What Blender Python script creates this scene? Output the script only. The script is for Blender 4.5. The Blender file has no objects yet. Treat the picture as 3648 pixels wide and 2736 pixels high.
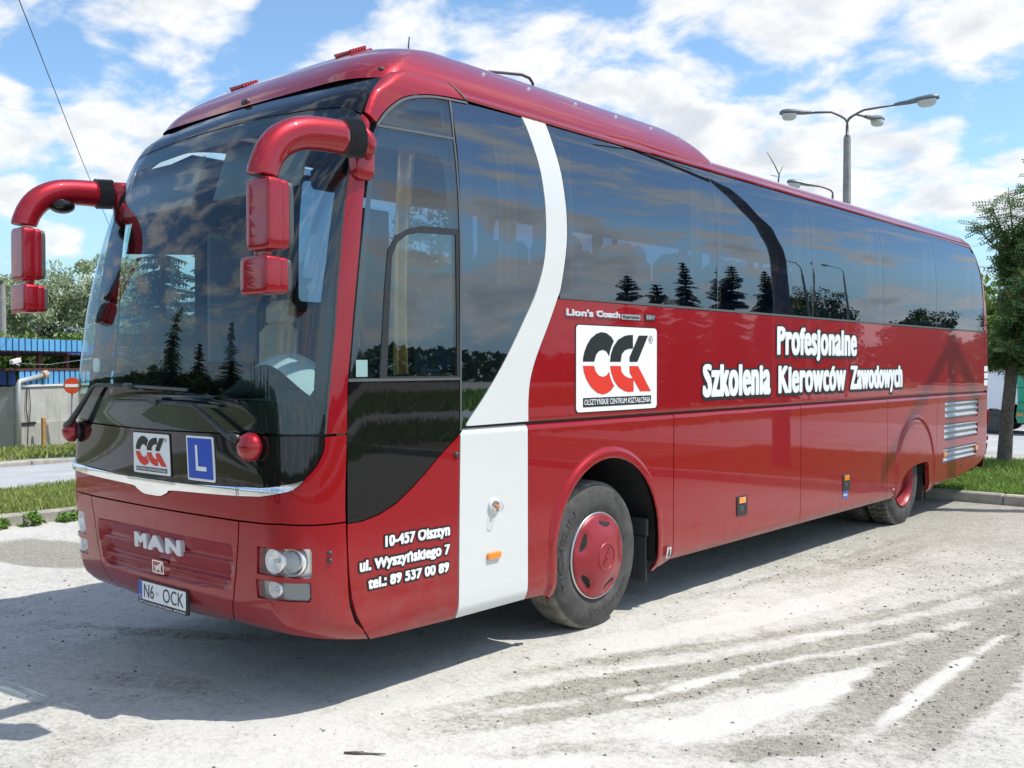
import bpy, math, random
import numpy as np
from mathutils import Vector, Matrix, geometry
R=math.radians
rng=np.random.default_rng(7); random.seed(7)
sc=bpy.context.scene; COL=sc.collection

# ---------------------------------------------------------------- camera
cam_d=bpy.data.cameras.new('camera'); cam=bpy.data.objects.new('camera',cam_d); COL.objects.link(cam)
cam_d.sensor_width=36.0; cam_d.lens=36.0*3572.86/3648; cam_d.clip_end=3000; cam_d.clip_start=.05
CP=Vector((5.355,-3.018,1.847)); _p,_y,_r=-0.0189,0.7121,-0.00103
_f=Vector((-math.sin(_y)*math.cos(_p),math.cos(_y)*math.cos(_p),math.sin(_p))); _rt=Vector((math.cos(_y),math.sin(_y),0)); _up=_rt.cross(_f)
_R=_rt*math.cos(_r)+_up*math.sin(_r); _U=-_rt*math.sin(_r)+_up*math.cos(_r)
cam.matrix_world=Matrix(((_R.x,_U.x,-_f.x,CP.x),(_R.y,_U.y,-_f.y,CP.y),(_R.z,_U.z,-_f.z,CP.z),(0,0,0,1)))
sc.camera=cam
# ---------------------------------------------------------------- sun, sky
SUN=Vector((.48,.31,1.0)).normalized()
sun_d=bpy.data.lights.new('sun','SUN'); sun_d.energy=4.6; sun_d.angle=R(.53); sun_d.color=(1,.965,.9)
sun=bpy.data.objects.new('sun',sun_d); COL.objects.link(sun); sun.rotation_euler=SUN.to_track_quat('Z','Y').to_euler()
sc.view_settings.view_transform='Standard'; sc.view_settings.look='None'; sc.view_settings.exposure=0.07; sc.view_settings.gamma=1
sc.render.resolution_x=1024; sc.render.resolution_y=768; sc.render.engine='CYCLES'
sc.cycles.max_bounces=10; sc.cycles.transparent_max_bounces=16

class NT:
    def __init__(s,t): s.t=t; s.n=t.nodes; s.l=t.links
    def new(s,ty,ins=None,**kw):
        n=s.n.new(ty)
        for k,v in kw.items(): setattr(n,k,v)
        for k,v in (ins or {}).items():
            sk=n.inputs[k]
            if hasattr(v,'is_output'): s.l.new(v,sk)
            else: sk.default_value=v
        return n
    def math(s,op,a,b=0,c=0,clamp=False):
        n=s.new('ShaderNodeMath',{0:a,1:b,2:c},operation=op); n.use_clamp=clamp; return n.outputs[0]
    def mix(s,f,a,b,blend='MIX'):
        n=s.new('ShaderNodeMix',None,data_type='RGBA',blend_type=blend)
        for k,v in ((0,f),(6,a),(7,b)):
            sk=n.inputs[k]
            if hasattr(v,'is_output'): s.l.new(v,sk)
            else: sk.default_value=v
        return n.outputs[2]
    def ramp(s,f,pts,interp='LINEAR'):
        n=s.new('ShaderNodeValToRGB'); s.l.new(f,n.inputs[0]); cr=n.color_ramp; cr.interpolation=interp
        while len(cr.elements)<len(pts): cr.elements.new(.5)
        for e,(p,c) in zip(cr.elements,pts): e.position=p; e.color=c if len(c)==4 else (*c,1)
        return n.outputs[0]
    def maprange(s,v,a,b,c=0,d=1,smooth=True):
        n=s.new('ShaderNodeMapRange',{0:v,1:a,2:b,3:c,4:d}); n.clamp=True
        if smooth: n.interpolation_type='SMOOTHSTEP'
        return n.outputs[0]
    def noise(s,vec,scale,detail=4,rough=.55,dist=0,dim='3D'):
        n=s.new('ShaderNodeTexNoise',{'Scale':scale,'Detail':detail,'Roughness':rough,'Distortion':dist},noise_dimensions=dim)
        if vec is not None: s.l.new(vec,n.inputs['Vector'])
        return n.outputs[0]

def pixdir(px,py):      # direction of the sky seen at a full-photo pixel
    d=_f*3572.86+_R*(px-1824)-_U*(py-1368); return d.normalized()

W=bpy.data.worlds.new('World'); sc.world=W; W.use_nodes=True
w=NT(W.node_tree); w.n.clear()
tc=w.new('ShaderNodeTexCoord').outputs['Generated']
sky=w.new('ShaderNodeTexSky',None,sky_type='NISHITA'); sky.sun_disc=False
sky.sun_elevation=math.asin(SUN.z); sky.sun_rotation=math.atan2(SUN.x,SUN.y); sky.air_density=1.0; sky.dust_density=.6; sky.ozone_density=1.6
sep=w.new('ShaderNodeSeparateXYZ',{0:tc})
zc=w.math('ADD',w.math('MAXIMUM',sep.outputs[2],0.0),.30)
cp=w.new('ShaderNodeCombineXYZ',{0:w.math('DIVIDE',sep.outputs[0],zc),1:w.math('DIVIDE',sep.outputs[1],zc),2:0.3}).outputs[0]
def cloudfield(vec):
    a=w.noise(vec,6.0,10,.57,.25); b=w.noise(vec,1.6,3,.5)
    return w.math('ADD',w.math('MULTIPLY',a,1.0),w.math('MULTIPLY',b,.22))
n1=cloudfield(cp)
shift=w.new('ShaderNodeVectorMath',{0:cp,1:(.045,.03,0)},operation='ADD').outputs[0]
n2=cloudfield(shift)
# broad banks (+) and clear patches (-) of that day's sky: (pixel of the bank in the photograph, half angle in degrees, weight)
BANKS=[((230,10),2.0,.15),((400,40),2.6,.17),((560,75),2.8,.17),((720,95),2.6,.16),((850,70),2.2,.14),((290,385),2.3,.21),((400,375),2.5,.21),((520,430),2.3,.21),((620,450),1.9,.17),((410,600),2.0,.20),((500,550),2.1,.21),((680,270),1.5,.15),((30,460),2.4,.22),((8,665),1.7,.19),((190,862),1.6,.18),((330,230),1.8,.10),
 ((1180,150),3.0,0.18),((1450,70),3.6,0.18),((1800,70),3.8,0.17),((2050,190),4.2,0.20),((2330,330),3.2,0.18),((2450,110),4.2,0.18),((2800,70),4.2,0.20),((3150,40),4,0.18),((3520,120),3.2,0.23),((2450,590),3.6,0.23),((2750,600),4.2,0.24),((3100,560),4.2,0.23),((3300,680),3.2,0.20),((3610,650),2.6,0.26),((2950,760),4,0.20),
 ((180,235),2.2,-.09),((520,240),2.4,-.09),
 ((1060,40),2.2,-.12),((900,330),3.0,-.06),((3230,270),3.0,-.14),((3500,410),3.6,-.10),((2820,370),2.2,-.08),((2230,20),1.6,-.08),((1560,260),2.0,-.05)]
MIRR=[((2300,780),3.6,.17),((2620,690),2.2,.14),((2080,975),2.6,.17),((2240,1000),2.2,.15),((3200,1050),2.6,.16),((3420,1040),2.4,.17),((2880,1120),1.6,.12),((1760,1030),2.8,.17),((1820,640),2.4,.12),((1500,560),2.6,.15),((1480,950),3.0,.16),((2500,1050),1.6,.10),
 ((2450,900),2.8,-.16),((2950,900),3.2,-.16),((1750,830),2.6,-.14),((3350,900),3,-.12),((2300,620),2.4,-.12),((1530,740),2.4,-.12)]   # banks on the other half of the sky, seen in the side glass
bias=None; neg=None
for (px,py),hw,wt in BANKS+[(q,h_,w_) for q,h_,w_ in MIRR]:
    d=pixdir(px,py)
    if ((px,py),hw,wt) in MIRR: d=Vector((-d.x,d.y,d.z))
    dt=w.new('ShaderNodeVectorMath',{0:tc,1:tuple(d)},operation='DOT_PRODUCT').outputs['Value']
    g=w.maprange(dt,math.cos(R(hw*1.25)),math.cos(R(hw*.1)),0,abs(wt))
    if wt>0: bias=g if bias is None else w.math('MAXIMUM',bias,g)
    else: neg=g if neg is None else w.math('ADD',neg,g)
bias=w.math('SUBTRACT',bias,neg)
vd_=w.new('ShaderNodeVectorMath',{0:tc,1:tuple(pixdir(1824,700))},operation='DOT_PRODUCT').outputs['Value']
bias=w.math('ADD',bias,w.maprange(vd_,.80,.45,0,.075))   # extra unseen cloud added outside the view to whiten the ambient light
den=w.math('ADD',n1,bias); den2=w.math('ADD',n2,bias)
mask=w.maprange(den,.635,.845,0,1)
horizon=w.maprange(sep.outputs[2],0.0,.17,1,0)
thick=w.maprange(den2,.76,1.0,0,1)
ccol=w.mix(thick,(.97,.98,.99,1),(.70,.745,.80,1))
skycol=w.mix(1.0,sky.outputs[0],(.158,.186,.198,1),'MULTIPLY')
skycol=w.mix(w.math('MULTIPLY',horizon,.85),skycol,(.40,.63,.88,1))
fin=w.mix(mask,skycol,ccol)
below=w.maprange(sep.outputs[2],-.02,0.0,1,0)
fin=w.mix(below,fin,(.30,.30,.27,1))
bg=w.new('ShaderNodeBackground',{0:fin,1:1.0}); out=w.new('ShaderNodeOutputWorld',{0:bg.outputs[0]})

# ---------------------------------------------------------------- materials
MATS={}
def newmat(name):
    m=bpy.data.materials.new(name); m.use_nodes=True; t=NT(m.node_tree); t.n.clear(); MATS[name]=m; return m,t
def c4(c): return (*c,1) if len(c)==3 else c
def simple(name,col,rough=.5,metal=0,coat=0,var=0.0,vscale=8,bump=0,bscale=60,spec=.5,rvar=0):
    m,t=newmat(name); co=t.new('ShaderNodeTexCoord').outputs['Object']
    base=c4(col)
    p=t.new('ShaderNodeBsdfPrincipled',{'Roughness':rough,'Metallic':metal,'Coat Weight':coat,'Coat Roughness':.03,'Specular IOR Level':spec})
    if var>0:
        nz=t.noise(co,vscale,5,.6); lo=tuple(x*(1-var) for x in col); hi=tuple(min(1,x*(1+var)) for x in col)
        base=t.ramp(nz,[(.3,lo),(.7,hi)])
    if hasattr(base,'is_output'): t.l.new(base,p.inputs['Base Color'])
    else: p.inputs['Base Color'].default_value=base
    if rvar>0:
        t.l.new(t.maprange(t.noise(co,vscale*1.7,4),.3,.7,max(0,rough-rvar),rough+rvar),p.inputs['Roughness'])
    if bump>0:
        b=t.new('ShaderNodeBump',{'Strength':bump,'Distance':.01,'Height':t.noise(co,bscale,5,.6)}); t.l.new(b.outputs[0],p.inputs['Normal'])
    o=t.new('ShaderNodeOutputMaterial',{0:p.outputs[0]}); return m
def paint(name,col,dust=True,metal=.25,haze=.015,cior=1.40):
    m,t=newmat(name); co=t.new('ShaderNodeTexCoord').outputs['Object']
    fl=t.noise(co,900,2,.5); base=t.ramp(fl,[(.25,tuple(x*.86 for x in col)),(.75,tuple(min(1,x*1.14) for x in col))])
    rough=.36; coatr=haze; cw=1.0
    if dust:
        z=t.new('ShaderNodeSeparateXYZ',{0:co}).outputs[2]
        low=t.maprange(z,1.05,.30,0,.36); nz=t.maprange(t.noise(co,7,6,.65),.32,.72,.45,1); fine=t.maprange(t.noise(co,160,3,.7),.35,.65,.75,1)
        vec=t.new('ShaderNodeMapping',{0:co,3:(6,6,.7)}).outputs[0]; streak=t.maprange(t.noise(vec,5,4,.6),.35,.7,.75,1)
        f=t.math('MULTIPLY',t.math('MULTIPLY',low,nz),t.math('MULTIPLY',fine,streak))
        base=t.mix(f,base,(.27,.17,.145,1))
        coatr=t.math('ADD',t.math('MULTIPLY',f,.45),.015)
    p=t.new('ShaderNodeBsdfPrincipled',{'Base Color':base,'Roughness':rough,'Metallic':metal,'Specular IOR Level':.08,'Coat Weight':cw,'Coat IOR':cior})
    if hasattr(coatr,'is_output'): t.l.new(coatr,p.inputs['Coat Roughness'])
    else: p.inputs['Coat Roughness'].default_value=coatr
    # very slight panel waviness
    b=t.new('ShaderNodeBump',{'Strength':.12,'Distance':.004,'Height':t.noise(co,2.3,2,.5)}); t.l.new(b.outputs[0],p.inputs['Coat Normal'])
    t.new('ShaderNodeOutputMaterial',{0:p.outputs[0]}); return m
def glass(name,tint,f0,wob=.0,wscale=1.5,gc=(.93,.96,1,1)):
    m,t=newmat(name); co=t.new('ShaderNodeTexCoord').outputs['Object']
    lw=t.new('ShaderNodeLayerWeight',{'Blend':.5}); f=t.math('POWER',lw.outputs['Facing'],5.0)
    fac=t.math('MINIMUM',t.math('ADD',t.math('MULTIPLY',f,1-f0),f0),.95)
    tr=t.new('ShaderNodeBsdfTransparent',{0:c4(tint)}); gl=t.new('ShaderNodeBsdfGlossy',{'Color':gc,'Roughness':.0})
    if wob>0:
        b=t.new('ShaderNodeBump',{'Strength':wob,'Distance':.02,'Height':t.noise(co,wscale,1,.4)}); t.l.new(b.outputs[0],gl.inputs['Normal'])
    mx=t.new('ShaderNodeMixShader',{0:fac,1:tr.outputs[0],2:gl.outputs[0]})
    t.new('ShaderNodeOutputMaterial',{0:mx.outputs[0]}); return m
def leafmat(name,col,var=.45,trans=.25):
    m,t=newmat(name); g=t.new('ShaderNodeNewGeometry'); rnd=g.outputs['Random Per Island']
    base=t.ramp(rnd,[(0,tuple(x*(1-var) for x in col)),(.6,col),(1,tuple(min(1,x*(1+var)) for x in col))])
    d=t.new('ShaderNodeBsdfPrincipled',{'Base Color':base,'Roughness':.55,'Specular IOR Level':.35})
    tl=t.new('ShaderNodeBsdfTranslucent',{0:base}); mx=t.new('ShaderNodeMixShader',{0:trans,1:d.outputs[0],2:tl.outputs[0]})
    t.new('ShaderNodeOutputMaterial',{0:mx.outputs[0]}); return m

RED=paint('red_paint',(.31,.0045,.010)); REDH=paint('red_paint_dusty',(.31,.022,.030),dust=False,haze=.42); WHITE=paint('white_paint',(.64,.645,.62),metal=0,dust=False,haze=.1)
REDC=paint('red_paint_clean',(.33,.006,.014),dust=False,metal=.45,cior=1.55)
BLACKG=simple('black_gloss',(.006,.006,.007),.02,0,.0,spec=.5)
FRIT=simple('black_frit',(.006,.007,.009),.25)
DARK=simple('underbody_black',(.012,.012,.012),.85,var=.5,vscale=5)
RUBBER=simple('black_rubber',(.050,.050,.053),.42,var=.2,vscale=20)
TYREM=simple('tyre_rubber',(.058,.055,.051),.75,var=.45,vscale=9,bump=.25,bscale=90)
TREADM=simple('dusty_tread',(.15,.14,.12),.9,var=.5,vscale=14,bump=.5,bscale=70)
CHROME=simple('chrome',(.86,.87,.88),.06,1)
SILV=simple('silver_badge',(.66,.67,.68),.3,.25); SATIN=simple('satin_silver',(.62,.63,.64),.28,.9)
GRILLEM=simple('grey_grille',(.42,.43,.44),.4,.3,var=.15,vscale=12)
DKPLAST=simple('dark_plastic',(.02,.021,.022),.42,var=.2,vscale=20)
GREYPL=simple('grey_plastic',(.07,.07,.072),.5)
SEAL=simple('grey_seal',(.085,.09,.092),.5)
WTXT=simple('white_vinyl',(.80,.81,.81),.35); BTXT=simple('black_vinyl',(.010,.010,.010),.35)
RTXT=simple('red_vinyl',(.68,.030,.012),.35); BLUE=simple('blue_vinyl',(.018,.075,.46),.35)
ORANGE=simple('amber_lens',(.85,.25,.01),.15,coat=1); REDL=simple('red_lens',(.45,.01,.01),.12,coat=1)
CLEAR=glass('clear_lens',(.93,.95,.96),.06)
WSG=glass('windscreen_glass',(.68,.82,.80),.075,.05,1.2)
SIDEG=glass('tinted_side_glass',(.27,.33,.43),.185,.06,1.1,(.80,.90,1,1))
DOORG=glass('door_glass',(.66,.80,.79),.12,.06,1.3)
SEATM=simple('seat_blue',(.025,.045,.12),.8,var=.5,vscale=14); SEATO=simple('seat_orange',(.34,.07,.015),.8,var=.3,vscale=12)
CURT=simple('curtain_cloth',(.40,.22,.09),.85,var=.3,vscale=10); BEIGE=simple('beige_leather',(.62,.43,.27),.6,var=.15)
DASH=simple('dashboard_grey',(.16,.20,.21),.5,var=.15); COWL=simple('cowl_grey',(.52,.58,.60),.45); INTW=simple('interior_panel',(.20,.21,.23),.7,var=.1)
REFL=simple('reflector',(.93,.92,.90),.34,.8); HOUS=simple('lamp_housing',(.92,.91,.88),.28,.85)
CONC=simple('concrete',(.34,.33,.30),.9,var=.25,vscale=3,bump=.3,bscale=40)
KERBM=simple('kerb_concrete',(.36,.34,.29),.95,var=.35,vscale=4,bump=.6,bscale=35)
BARK=simple('bark',(.13,.115,.095),.95,var=.5,vscale=14,bump=.9,bscale=30)
BARKS=simple('pole_concrete',(.30,.29,.27),.9,var=.2,vscale=6,bump=.3)
STEEL=simple('grey_steel',(.13,.12,.13),.5,.3,var=.2,vscale=6)
LAMPG=simple('lamp_grey',(.15,.17,.18),.4,.3,var=.15); LAMPD=simple('lamp_diffuser',(.55,.56,.52),.25)

# ---------------------------------------------------------------- object helpers
def tag(o,label,cat,group=None,kind=None):
    if label: o['label']=label
    if cat: o['category']=cat
    if group: o['group']=group
    if kind: o['kind']=kind
    return o
def link(o,parent=None):
    COL.objects.link(o)
    if parent: o.parent=parent
    return o
def empty(name,label,cat,loc=(0,0,0),group=None):
    o=bpy.data.objects.new(name,None); o.location=loc; o.empty_display_size=.1; link(o); return tag(o,label,cat,group)
def mesh_obj(name,verts,faces,mats,parent=None,smooth=False,fm=None,loopn=None,loc=None):
    me=bpy.data.meshes.new(name); me.from_pydata([tuple(map(float,v)) for v in verts],[],[tuple(map(int,f)) for f in faces])
    for m in (mats if isinstance(mats,(list,tuple)) else [mats]): me.materials.append(m)
    if fm is not None: me.polygons.foreach_set('material_index',np.array(fm,dtype=np.int32))
    if smooth or loopn is not None: me.polygons.foreach_set('use_smooth',np.ones(len(me.polygons),dtype=bool))
    if loopn is not None:
        me.update(); me.normals_split_custom_set([tuple(map(float,n)) for n in loopn])
    me.update(); o=bpy.data.objects.new(name,me); link(o,parent)
    if loc is not None: o.location=loc
    return o
class MB:
    """collects shapes into one mesh"""
    def __init__(s): s.v=[];s.f=[];s.m=[];s.sm=[]
    def add(s,v,f,mi=0):
        b=len(s.v); s.v+= [tuple(x) for x in v]; s.f+=[tuple(i+b for i in q) for q in f]; s.m+=[mi]*len(f)
    def box(s,c,d,mi=0,bev=0.0,rot=None):
        hx,hy,hz=d[0]/2,d[1]/2,d[2]/2; b=min(bev,hx*.9,hy*.9,hz*.9)
        if b<=0:
            v=[(x,y,z) for x in(-hx,hx) for y in(-hy,hy) for z in(-hz,hz)]; f=[(0,1,3,2),(4,6,7,5),(0,4,5,1),(2,3,7,6),(0,2,6,4),(1,5,7,3)]
        else:
            v=[];idx={}
            for sx in(-1,1):
                for sy in(-1,1):
                    for sz in(-1,1):
                        for a in range(3):
                            p=[sx*(hx-b),sy*(hy-b),sz*(hz-b)]; p[a]+=(sx,sy,sz)[a]*b
                            idx[sx,sy,sz,a]=len(v); v.append(tuple(p))
            f=[]
            for a in range(3):
                o1,o2=[(1,2),(2,0),(0,1)][a]
                for sg in(-1,1):
                    q=[]
                    for i,j in((-1,-1),(1,-1),(1,1),(-1,1)):
                        k=[0,0,0];k[a]=sg;k[o1]=i;k[o2]=j; q.append(idx[k[0],k[1],k[2],a])
                    f.append(tuple(q if sg>0 else q[::-1]))
                for i in(-1,1):
                    for j in(-1,1):
                        def K(t,ax):
                            k=[0,0,0];k[a]=t;k[o1]=i;k[o2]=j; return idx[k[0],k[1],k[2],ax]
                        q=[K(-1,o1),K(1,o1),K(1,o2),K(-1,o2)]; f.append(tuple(q if i*j>0 else q[::-1]))
            for sx in(-1,1):
                for sy in(-1,1):
                    for sz in(-1,1):
                        q=[idx[sx,sy,sz,a] for a in range(3)]; f.append(tuple(q if sx*sy*sz>0 else q[::-1]))
        if rot is not None: v=[tuple(rot@Vector(p)) for p in v]
        s.add([(p[0]+c[0],p[1]+c[1],p[2]+c[2]) for p in v],f,mi)
    def tube(s,pts,rad,n=10,mi=0,cap=True,ell=None):
        pts=[Vector(p) for p in pts]; rad=rad if hasattr(rad,'__len__') else [rad]*len(pts); v=[];f=[]
        up=Vector((0,0,1)); pu=None
        for i,p in enumerate(pts):
            t=(pts[min(i+1,len(pts)-1)]-pts[max(i-1,0)]).normalized()
            if pu is None:
                a=up if abs(t.z)<.95 else Vector((0,1,0)); pu=(a-t*a.dot(t)).normalized()
            else: pu=(pu-t*pu.dot(t)).normalized()
            sd=t.cross(pu)
            ra,rb=(rad[i],rad[i]) if ell is None else (rad[i]*ell[0],rad[i]*ell[1])
            for k in range(n):
                a=2*math.pi*k/n; v.append(p+sd*math.cos(a)*ra+pu*math.sin(a)*rb)
        for i in range(len(pts)-1):
            for k in range(n): f.append((i*n+k,i*n+(k+1)%n,(i+1)*n+(k+1)%n,(i+1)*n+k))
        if cap: f.append(tuple(range(n))[::-1]); f.append(tuple((len(pts)-1)*n+k for k in range(n)))
        s.add(v,f,mi)
    def lathe(s,prof,n=32,axis='x',c=(0,0,0),mi=0,close=False):
        v=[];f=[]
        for (h,r) in prof:
            for k in range(n):
                a=2*math.pi*k/n; ca,sa=math.cos(a)*r,math.sin(a)*r
                p={'x':(h,ca,sa),'y':(ca,h,sa),'z':(ca,sa,h)}[axis]; v.append((p[0]+c[0],p[1]+c[1],p[2]+c[2]))
        m=len(prof)
        for i in range(m-1):
            for k in range(n):
                q=(i*n+k,i*n+(k+1)%n,(i+1)*n+(k+1)%n,(i+1)*n+k); f.append(q if axis!='y' else q[::-1])
        s.add(v,f,mi)
    def sphere(s,c,r,nu=14,nv=8,mi=0):
        r=(r,r,r) if not hasattr(r,'__len__') else r; v=[];f=[]
        for j in range(nv+1):
            t=math.pi*j/nv
            for i in range(nu):
                a=2*math.pi*i/nu; v.append((c[0]+r[0]*math.sin(t)*math.cos(a),c[1]+r[1]*math.sin(t)*math.sin(a),c[2]+r[2]*math.cos(t)))
        for j in range(nv):
            for i in range(nu): f.append((j*nu+i,(j+1)*nu+i,(j+1)*nu+(i+1)%nu,j*nu+(i+1)%nu))
        s.add(v,f,mi)
    def rbox(s,c,d,e=.22,n=32,m=20,mi=0):
        sp=lambda t,e:math.copysign(abs(t)**e,t); v=[];f=[]
        for j in range(m+1):
            t=-math.pi/2+math.pi*j/m
            for i in range(n):
                a=2*math.pi*(i+.5)/n; v.append((c[0]+d[0]/2*sp(math.cos(t),e)*sp(math.cos(a),e),c[1]+d[1]/2*sp(math.cos(t),e)*sp(math.sin(a),e),c[2]+d[2]/2*sp(math.sin(t),e)))
        for j in range(m):
            for i in range(n): f.append((j*n+i,j*n+(i+1)%n,(j+1)*n+(i+1)%n,(j+1)*n+i))
        s.add(v,f,mi)
    def build(s,name,mats,parent=None,smooth=False,loc=None,auto=None):
        o=mesh_obj(name,s.v,s.f,mats,parent,smooth,s.m,loc=loc)
        if auto is not None:
            me=o.data; me.polygons.foreach_set('use_smooth',np.ones(len(me.polygons),dtype=bool)); me.set_sharp_from_angle(angle=R(auto))
        return o

# ---------------------------------------------------------------- coach surface
def pchip(xk,yk):
    xk=np.array(xk,float);yk=np.array(yk,float);h=np.diff(xk);d=np.diff(yk)/h
    m=np.zeros(len(xk))
    for i in range(1,len(xk)-1):
        if d[i-1]*d[i]>0:
            w1=2*h[i]+h[i-1];w2=h[i]+2*h[i-1]; m[i]=(w1+w2)/(w1/d[i-1]+w2/d[i])
    m[0]=d[0];m[-1]=d[-1]
    def f(x):
        x=np.clip(np.asarray(x,float),xk[0],xk[-1]); i=np.clip(np.searchsorted(xk,x,side='right')-1,0,len(xk)-2)
        t=(x-xk[i])/h[i]
        return (1+2*t)*(1-t)**2*yk[i]+t*(1-t)**2*h[i]*m[i]+t*t*(3-2*t)*yk[i+1]+t*t*(t-1)*h[i]*m[i+1]
    return f
class Loft:
    # rows: v,z,w,yf,k,a,b,yr,ar,br
    def __init__(s,rows):
        r=np.array(rows,float); s.v0,s.v1=r[0,0],r[-1,0]
        s.f=[pchip(r[:,0],r[:,i]) for i in range(1,r.shape[1])]
    def pt(s,S,v,sgn=1):
        S=np.asarray(S,float);v=np.asarray(v,float)
        z,w,yf,k,a,b,yr,ar,br=[f(v) for f in s.f]
        ph=np.clip(S-1,0,1)*np.pi/2
        xf=np.clip(S,0,1)*(w-a)
        x=np.where(S<=1,xf,(w-a)+a*np.sin(ph)); y=yf+k*x*x+b*(1-np.cos(ph))
        ys=yf+k*w*w+b; ye=yr-br
        t=np.clip(S-2,0,1)
        y=np.where(S>2,ys+(ye-ys)*t,y); x=np.where(S>2,w,x)
        p3=np.clip(S-3,0,1)*np.pi/2
        x=np.where(S>3,(w-ar)+ar*np.cos(p3),x); y=np.where(S>3,ye+br*np.sin(p3),y)
        t4=np.clip(S-4,0,1)
        x=np.where(S>4,(w-ar)*(1-t4),x)
        return np.stack([x*sgn,y,z+0*x],-1)
    def nrm(s,S,v):
        e=1e-4
        S=np.asarray(S,float);v=np.asarray(v,float)
        du=s.pt(np.minimum(S+e,5),v)-s.pt(np.maximum(S-e,0),v)
        dv=s.pt(S,np.minimum(v+e,s.v1))-s.pt(S,np.maximum(v-e,s.v0))
        n=np.cross(du,dv); n/=np.linalg.norm(n,axis=-1,keepdims=True)+1e-12
        return n
    def sy(s,y,v):   # side chart: absolute y -> S
        z,w,yf,k,a,b,yr,ar,br=[f(v) for f in s.f]
        ys=yf+k*w*w+b; ye=yr-br
        return 2+(y-ys)/(ye-ys)
    def sx(s,x,v):   # front chart: x -> S
        z,w,yf,k,a,b,yr,ar,br=[f(v) for f in s.f]
        return np.where(x<=w-a,x/(w-a),1+np.arcsin(np.clip((x-(w-a))/a,0,1))*2/np.pi)
BODY=[
#v,   z,   w,    yf,  k,    a,   b,   yr,   ar, br
(0.3,0.3,1.2,0.351,0.062,0.342,0.336,11.75,0.3,0.3),
(0.36,0.36,1.25,0.245,0.056,0.3,0.324,11.8,0.3,0.3),
(0.42,0.42,1.272,0.154,0.049,0.268,0.301,11.84,0.28,0.25),
(0.5,0.5,1.275,0.075,0.044,0.251,0.29,11.88,0.28,0.25),
(0.6,0.6,1.275,0.042,0.041,0.247,0.291,11.92,0.28,0.25),
(0.9,0.9,1.275,0.023,0.039,0.251,0.298,11.97,0.28,0.2),
(1.1,1.1,1.275,0.007,0.041,0.267,0.312,11.98,0.28,0.2),
(1.48,1.48,1.275,-0.006,0.058,0.308,0.333,11.98,0.28,0.2),
(1.75,1.75,1.275,-0.027,0.077,0.351,0.343,11.97,0.28,0.2),
(2.09,2.09,1.275,-0.002,0.089,0.378,0.33,11.95,0.28,0.2),
(2.43,2.43,1.275,0.073,0.086,0.383,0.277,11.9,0.28,0.2),
(2.85,2.85,1.268,0.225,0.07,0.385,0.19,11.8,0.28,0.2),
(3.05,3.05,1.254,0.35,0.051,0.377,0.129,11.72,0.28,0.2),
(3.2,3.2,1.234,0.426,0.036,0.366,0.12,11.64,0.28,0.2),
(3.33,3.33,1.210,0.504,0.035,0.358,0.12,11.55,0.28,0.2),
(3.42,3.42,1.188,0.6,0.043,0.336,0.14,11.46,0.28,0.2),
(3.5,3.5,1.15,0.703,0.042,0.301,0.168,11.36,0.28,0.2),
(3.56,3.56,1.07,0.85,0.07,0.34,0.33,11.25,0.28,0.2),
(3.59,3.59,.98,1.0,0.05,0.34,0.33,11.1,0.28,0.2),
(3.63,3.62,0.8,1.25,0.03,0.3,0.3,10.8,0.25,0.2),
(3.9,3.645,0.4,1.7,0,0.2,0.3,10.3,0.15,0.2),
(4.2,3.66,0.02,2.1,0,0.01,0.01,10,0.01,0.01)]
CAPT=[
(0,3.45,1.165,.625,.02,.33,.2,4.70,.3,.35),
(1,3.53,1.14,.68,.02,.34,.2,4.67,.3,.35),
(2,3.61,1.09,.765,.02,.36,.2,4.60,.3,.35),
(3,3.685,1.02,.875,.02,.38,.22,4.52,.3,.35),
(4,3.75,.94,1.00,.02,.38,.25,4.42,.3,.35),
(5,3.805,.85,1.17,.02,.38,.3,4.28,.3,.35),
(6,3.845,.72,1.45,.02,.35,.3,4.10,.3,.35),
(7,3.87,.5,1.85,.0,.3,.3,3.85,.2,.35),
(8,3.88,.1,2.3,0,.05,.05,3.6,.05,.05)]
L=Loft(BODY); CAP=Loft(CAPT)
def side_S(y,v):
    z,w,yf,k,a,b,yr,ar,br=[f(v) for f in L.f]
    ys=yf+k*w*w+b; ye=yr-br
    S=2+(y-ys)/(ye-ys)
    lo=np.zeros_like(S);hi=np.ones_like(S)
    for _ in range(26):
        m=(lo+hi)/2; x=(w-a)+a*np.sin(m*np.pi/2); yy=yf+k*x*x+b*(1-np.cos(m*np.pi/2))
        c=yy<y; lo=np.where(c,m,lo); hi=np.where(c,hi,m)
    S=np.where(S<2,1+(lo+hi)/2,S)
    e=np.clip((y-ye)/br,0,1); S=np.where(y>ye,3+np.arcsin(e)*2/np.pi,S)
    return S
def chart(kind,sgn=1,off=None):
    def fn(u,v,h=0.0):
        u=np.asarray(u,float); v=np.asarray(v,float)
        if kind=='side': S=side_S(u,v); sg=np.full(S.shape,float(sgn))
        else: S=np.abs(u); sg=np.where(u*sgn>=0,1.0,-1.0)
        P=L.pt(S,v,1); n=L.nrm(S,v)
        o=h+(off(u,v) if off else 0.0)
        P=P+n*np.asarray(o)[...,None]
        P=P.copy(); P[...,0]*=sg
        return P
    return fn
SIDE=chart('side'); SIDER=chart('side',-1); FRONT=chart('front')

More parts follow.
